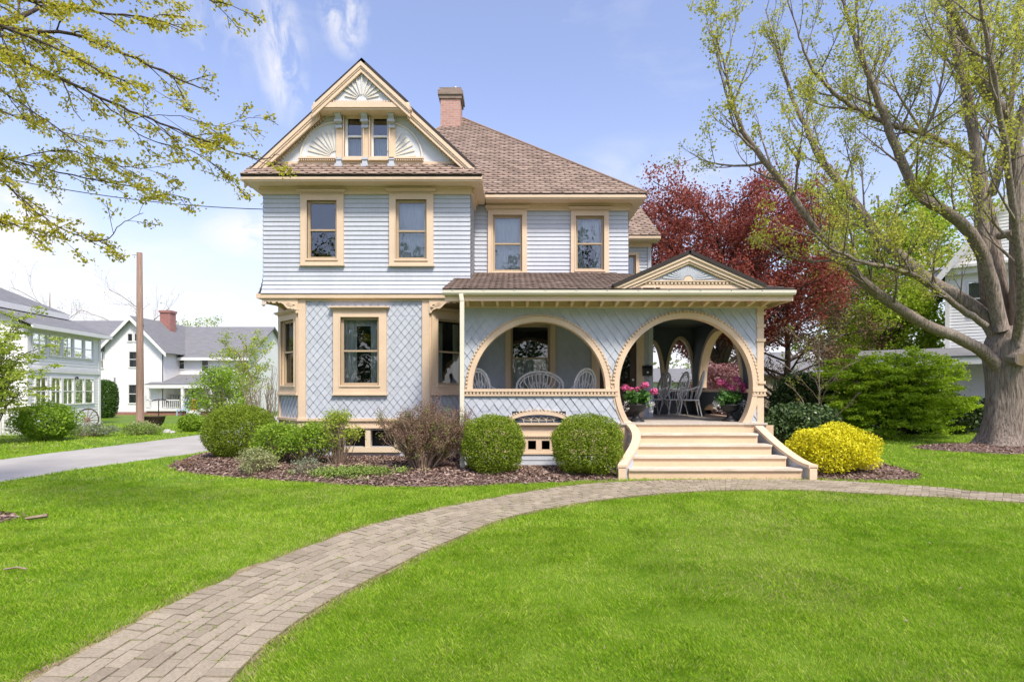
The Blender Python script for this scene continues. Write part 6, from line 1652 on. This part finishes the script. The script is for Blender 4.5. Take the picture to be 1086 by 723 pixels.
def urn(label, x, y, zf, seed):
    t = thing('flower_urn', label, 'planter', (x, y, zf), 0, 'black urns flanking the top of the porch stairs')
    m = MB(); m.lathe([(.17, 0), (.17, .03), (.13, .05), (.08, .09), (.055, .14), (.07, .19), (.15, .23), (.19, .28), (.20, .34), (.225, .355), (.225, .375), (.19, .375), (.17, .33)], (x, y, zf), 20)
    m.build('urn', M['iron'], t, smooth=True)
    c = gauss_clumps(np.array([(x + rnd.uniform(-.22, .22), y + rnd.uniform(-.16, .16), zf + rnd.uniform(.42, .62)) for _ in range(26)]), 22, .055, .8)
    np_mesh('leaves', leaf_verts(c, .075, np.tile([0, 0, 1.], (len(c), 1)), .6, .9), 4, M['potleaf'], t)
    hd = [(x + a, y + b, zf + z) for a, b, z in seed]
    m = MB()
    for p in hd: m.tube([(x + (p[0] - x) * .5, p[1], zf + .45), p], .006, 4)
    m.build('flower_stem', M['potleaf'], t)
    for p in hd:
        d = unit(NR.normal(size=(150, 3))); q = np.array(p) + d * np.array([.085, .085, .07]) * NR.uniform(.6, 1, (150, 1))
        np_mesh('flower_head', leaf_verts(q, .05, d, 1.0, .9), 4, M['pink'], t)
    w = np.array([(x + s * rnd.uniform(.2, .36), y + rnd.uniform(-.15, .05), zf + rnd.uniform(.22, .45)) for s in (-1, 1) for _ in range(22)])
    c = gauss_clumps(w, 4, .018); np_mesh('white_flowers', leaf_verts(c, .035, None, 0, .9), 4, M['whiteflower'], t)
    return t
urn('black iron urn of pink geraniums at the left side of the porch stairs', PX(675, 12.35), 12.35, FZ, [(-.25, -.02, .74), (.17, -.05, .80), (.06, .05, .70), (-.1, .1, .68), (.38, .0, .66)])
urn('black iron urn of pink geraniums at the right side of the porch stairs', PX(774, 12.5), 12.5, FZ, [(-.20, 0, .86), (.02, -.06, .72), (.26, .0, .80), (.20, .1, .92), (-.06, .08, .82), (.32, -.03, .70)])

# ---------------------------------------------------------------- light, sky, camera
SUN_EL, SUN_AZ = math.radians(53), math.radians(152)      # azimuth clockwise from +Y (away from the camera)
sd = Vector((math.sin(SUN_AZ) * math.cos(SUN_EL), math.cos(SUN_AZ) * math.cos(SUN_EL), math.sin(SUN_EL)))
ld = bpy.data.lights.new('sun', 'SUN'); ld.energy = SUNE; ld.angle = math.radians(SUNA); ld.color = (1, .94, .83)
lo = bpy.data.objects.new('sun', ld); COL.objects.link(lo); lo.rotation_euler = (-sd).to_track_quat('-Z', 'Y').to_euler(); lo.location = (0, -20, 30)
w = bpy.data.worlds.new('World'); sc.world = w; w.use_nodes = True; nt = w.node_tree; nt.nodes.clear()
out = nd(nt, 'ShaderNodeOutputWorld'); bg = nd(nt, 'ShaderNodeBackground'); bg.inputs[1].default_value = SKYS
sky = nd(nt, 'ShaderNodeTexSky', sky_type='NISHITA'); sky.sun_disc = False; sky.sun_elevation = SUN_EL; sky.sun_rotation = SUN_AZ; sky.dust_density = 1.6; sky.air_density = 1.0; sky.ozone_density = 3.0; sky.altitude = 200
tc = nd(nt, 'ShaderNodeTexCoord'); sep = nd(nt, 'ShaderNodeSeparateXYZ'); nt.links.new(tc.outputs['Generated'], sep.inputs[0])
def mth(op, a, b=None, clamp=False):
    n = nd(nt, 'ShaderNodeMath', operation=op, use_clamp=clamp)
    for i, v in enumerate((a, b)):
        if v is None: continue
        if isinstance(v, (int, float)): n.inputs[i].default_value = v
        else: nt.links.new(v, n.inputs[i])
    return n.outputs[0]
def mixc(f, a, b):
    n = nd(nt, 'ShaderNodeMix'); n.data_type = 'RGBA'; nt.links.new(f, n.inputs[0])
    for i, v in ((6, a), (7, b)):
        if isinstance(v, tuple): n.inputs[i].default_value = (*v, 1)
        else: nt.links.new(v, n.inputs[i])
    return n.outputs[2]
def noisev(scale, det, sx, off=(0, 0, 0), rough=.6, dist=0):
    mp = nd(nt, 'ShaderNodeMapping'); mp.inputs['Scale'].default_value = sx; mp.inputs['Location'].default_value = off; nt.links.new(tc.outputs['Generated'], mp.inputs[0])
    n = nd(nt, 'ShaderNodeTexNoise'); n.inputs['Scale'].default_value = scale; n.inputs['Detail'].default_value = det; n.inputs['Roughness'].default_value = rough; n.inputs['Distortion'].default_value = dist
    nt.links.new(mp.outputs[0], n.inputs['Vector']); return n.outputs['Fac']
# thin veil that whitens the low sky, then clouds
el = sep.outputs[2]
veil = mth('MULTIPLY', mth('SUBTRACT', 1.0, mth('MULTIPLY', mth('MAXIMUM', el, 0.0), 1.9, True), True), 1.0)
veil = mth('ADD', mth('MULTIPLY', mth('POWER', veil, 1.9), .60), VEIL0)
tm = nd(nt, 'ShaderNodeMix'); tm.data_type = 'RGBA'; tm.blend_type = 'MULTIPLY'; tm.inputs[0].default_value = 1; nt.links.new(sky.outputs[0], tm.inputs[6]); tm.inputs[7].default_value = (.86, .76, .80, 1)
cl = tm.outputs[2]
cl = mixc(veil, cl, VEILC)
soft = noisev(2.6, 6, (1, 1, 2.4), (3.1, .4, 0), .6, .4)
pf = nd(nt, 'ShaderNodeMapRange'); pf.inputs[1].default_value = .56; pf.inputs[2].default_value = .85; pf.inputs[3].default_value = 0; pf.inputs[4].default_value = .30
nt.links.new(soft, pf.inputs[0]); cl = mixc(pf.outputs[0], cl, CLOUDC)
def patch(px, py, rad, stretch, det, off, amount, lo_=.42, hi_=.62, sc_=9):
    """a cloud of its own in the sky: centre direction, angular size, tilt of the wisps"""
    d = Vector(((px - CX) / F, 1, (HY - py) / F)).normalized()
    vs_ = nd(nt, 'ShaderNodeVectorMath', operation='SUBTRACT'); nt.links.new(tc.outputs['Generated'], vs_.inputs[0]); vs_.inputs[1].default_value = d
    mp = nd(nt, 'ShaderNodeMapping', vector_type='POINT'); mp.inputs['Rotation'].default_value = (0, stretch[2], 0); mp.inputs['Scale'].default_value = (1 / (rad * stretch[0]), 1 / rad, 1 / (rad * stretch[1])); nt.links.new(vs_.outputs[0], mp.inputs[0])
    ln = nd(nt, 'ShaderNodeVectorMath', operation='LENGTH'); nt.links.new(mp.outputs[0], ln.inputs[0])
    fall = mth('SUBTRACT', 1.0, mth('POWER', mth('MULTIPLY', ln.outputs['Value'], 1.0, True), 1.5), True)
    n = nd(nt, 'ShaderNodeTexNoise'); n.inputs['Scale'].default_value = sc_ / 9 * 1.6; n.inputs['Detail'].default_value = det; n.inputs['Roughness'].default_value = .62; n.inputs['Distortion'].default_value = .5
    mo = nd(nt, 'ShaderNodeMapping'); mo.inputs['Location'].default_value = off; nt.links.new(mp.outputs[0], mo.inputs[0]); nt.links.new(mo.outputs[0], n.inputs['Vector'])
    mr = nd(nt, 'ShaderNodeMapRange'); mr.inputs[1].default_value = lo_; mr.inputs[2].default_value = hi_; nt.links.new(n.outputs['Fac'], mr.inputs[0])
    return mth('MULTIPLY', mth('MULTIPLY', fall, mr.outputs[0], True), amount, True)
for a in ((296, 52, .075, (.55, 1.7, -.35), 6, (0, 0, 0), .9, .40, .66), (366, 20, .05, (.8, 1.2, .3), 6, (4, 1, 2), .8, .38, .62), (8, 232, .09, (1.2, .8, 0), 5, (7, 3, 1), 1.0, .25, .5), (268, 250, .07, (1.3, .6, 0), 5, (9, 2, 5), 1.0, .28, .5),
          (100, 320, .28, (1.6, .5, 0), 5, (1, 8, 3), .9, .30, .6), (80, 262, .08, (1.2, .5, 0), 5, (3, 5, 9), .6, .35, .6), (225, 20, .10, (.8, 1.0, -.5), 6, (2, 7, 7), .4, .42, .7), (690, 215, .16, (1.4, .7, 0), 5, (6, 6, 1), .5, .4, .65)):
    cl = mixc(patch(*a), cl, CLOUDC)
nt.links.new(cl, bg.inputs[0]); nt.links.new(bg.outputs[0], out.inputs[0])
cd = bpy.data.cameras.new('camera'); cam = bpy.data.objects.new('camera', cd); COL.objects.link(cam)
cam.location = (0, 0, CZ); cam.rotation_euler = (math.radians(90), 0, 0)
cd.sensor_width = 36; cd.lens = 36 * F / 1086; cd.shift_y = (HY - 361.5) / 1086; cd.clip_start = .05; cd.clip_end = 2000
sc.camera = cam
sc.view_settings.view_transform = 'Standard'; sc.view_settings.look = 'None'; sc.view_settings.exposure = EXPO; sc.view_settings.gamma = 1; sc.view_settings.use_curve_mapping = False
sc.cycles.max_bounces = 6; sc.cycles.diffuse_bounces = 3; sc.cycles.transparent_max_bounces = 12
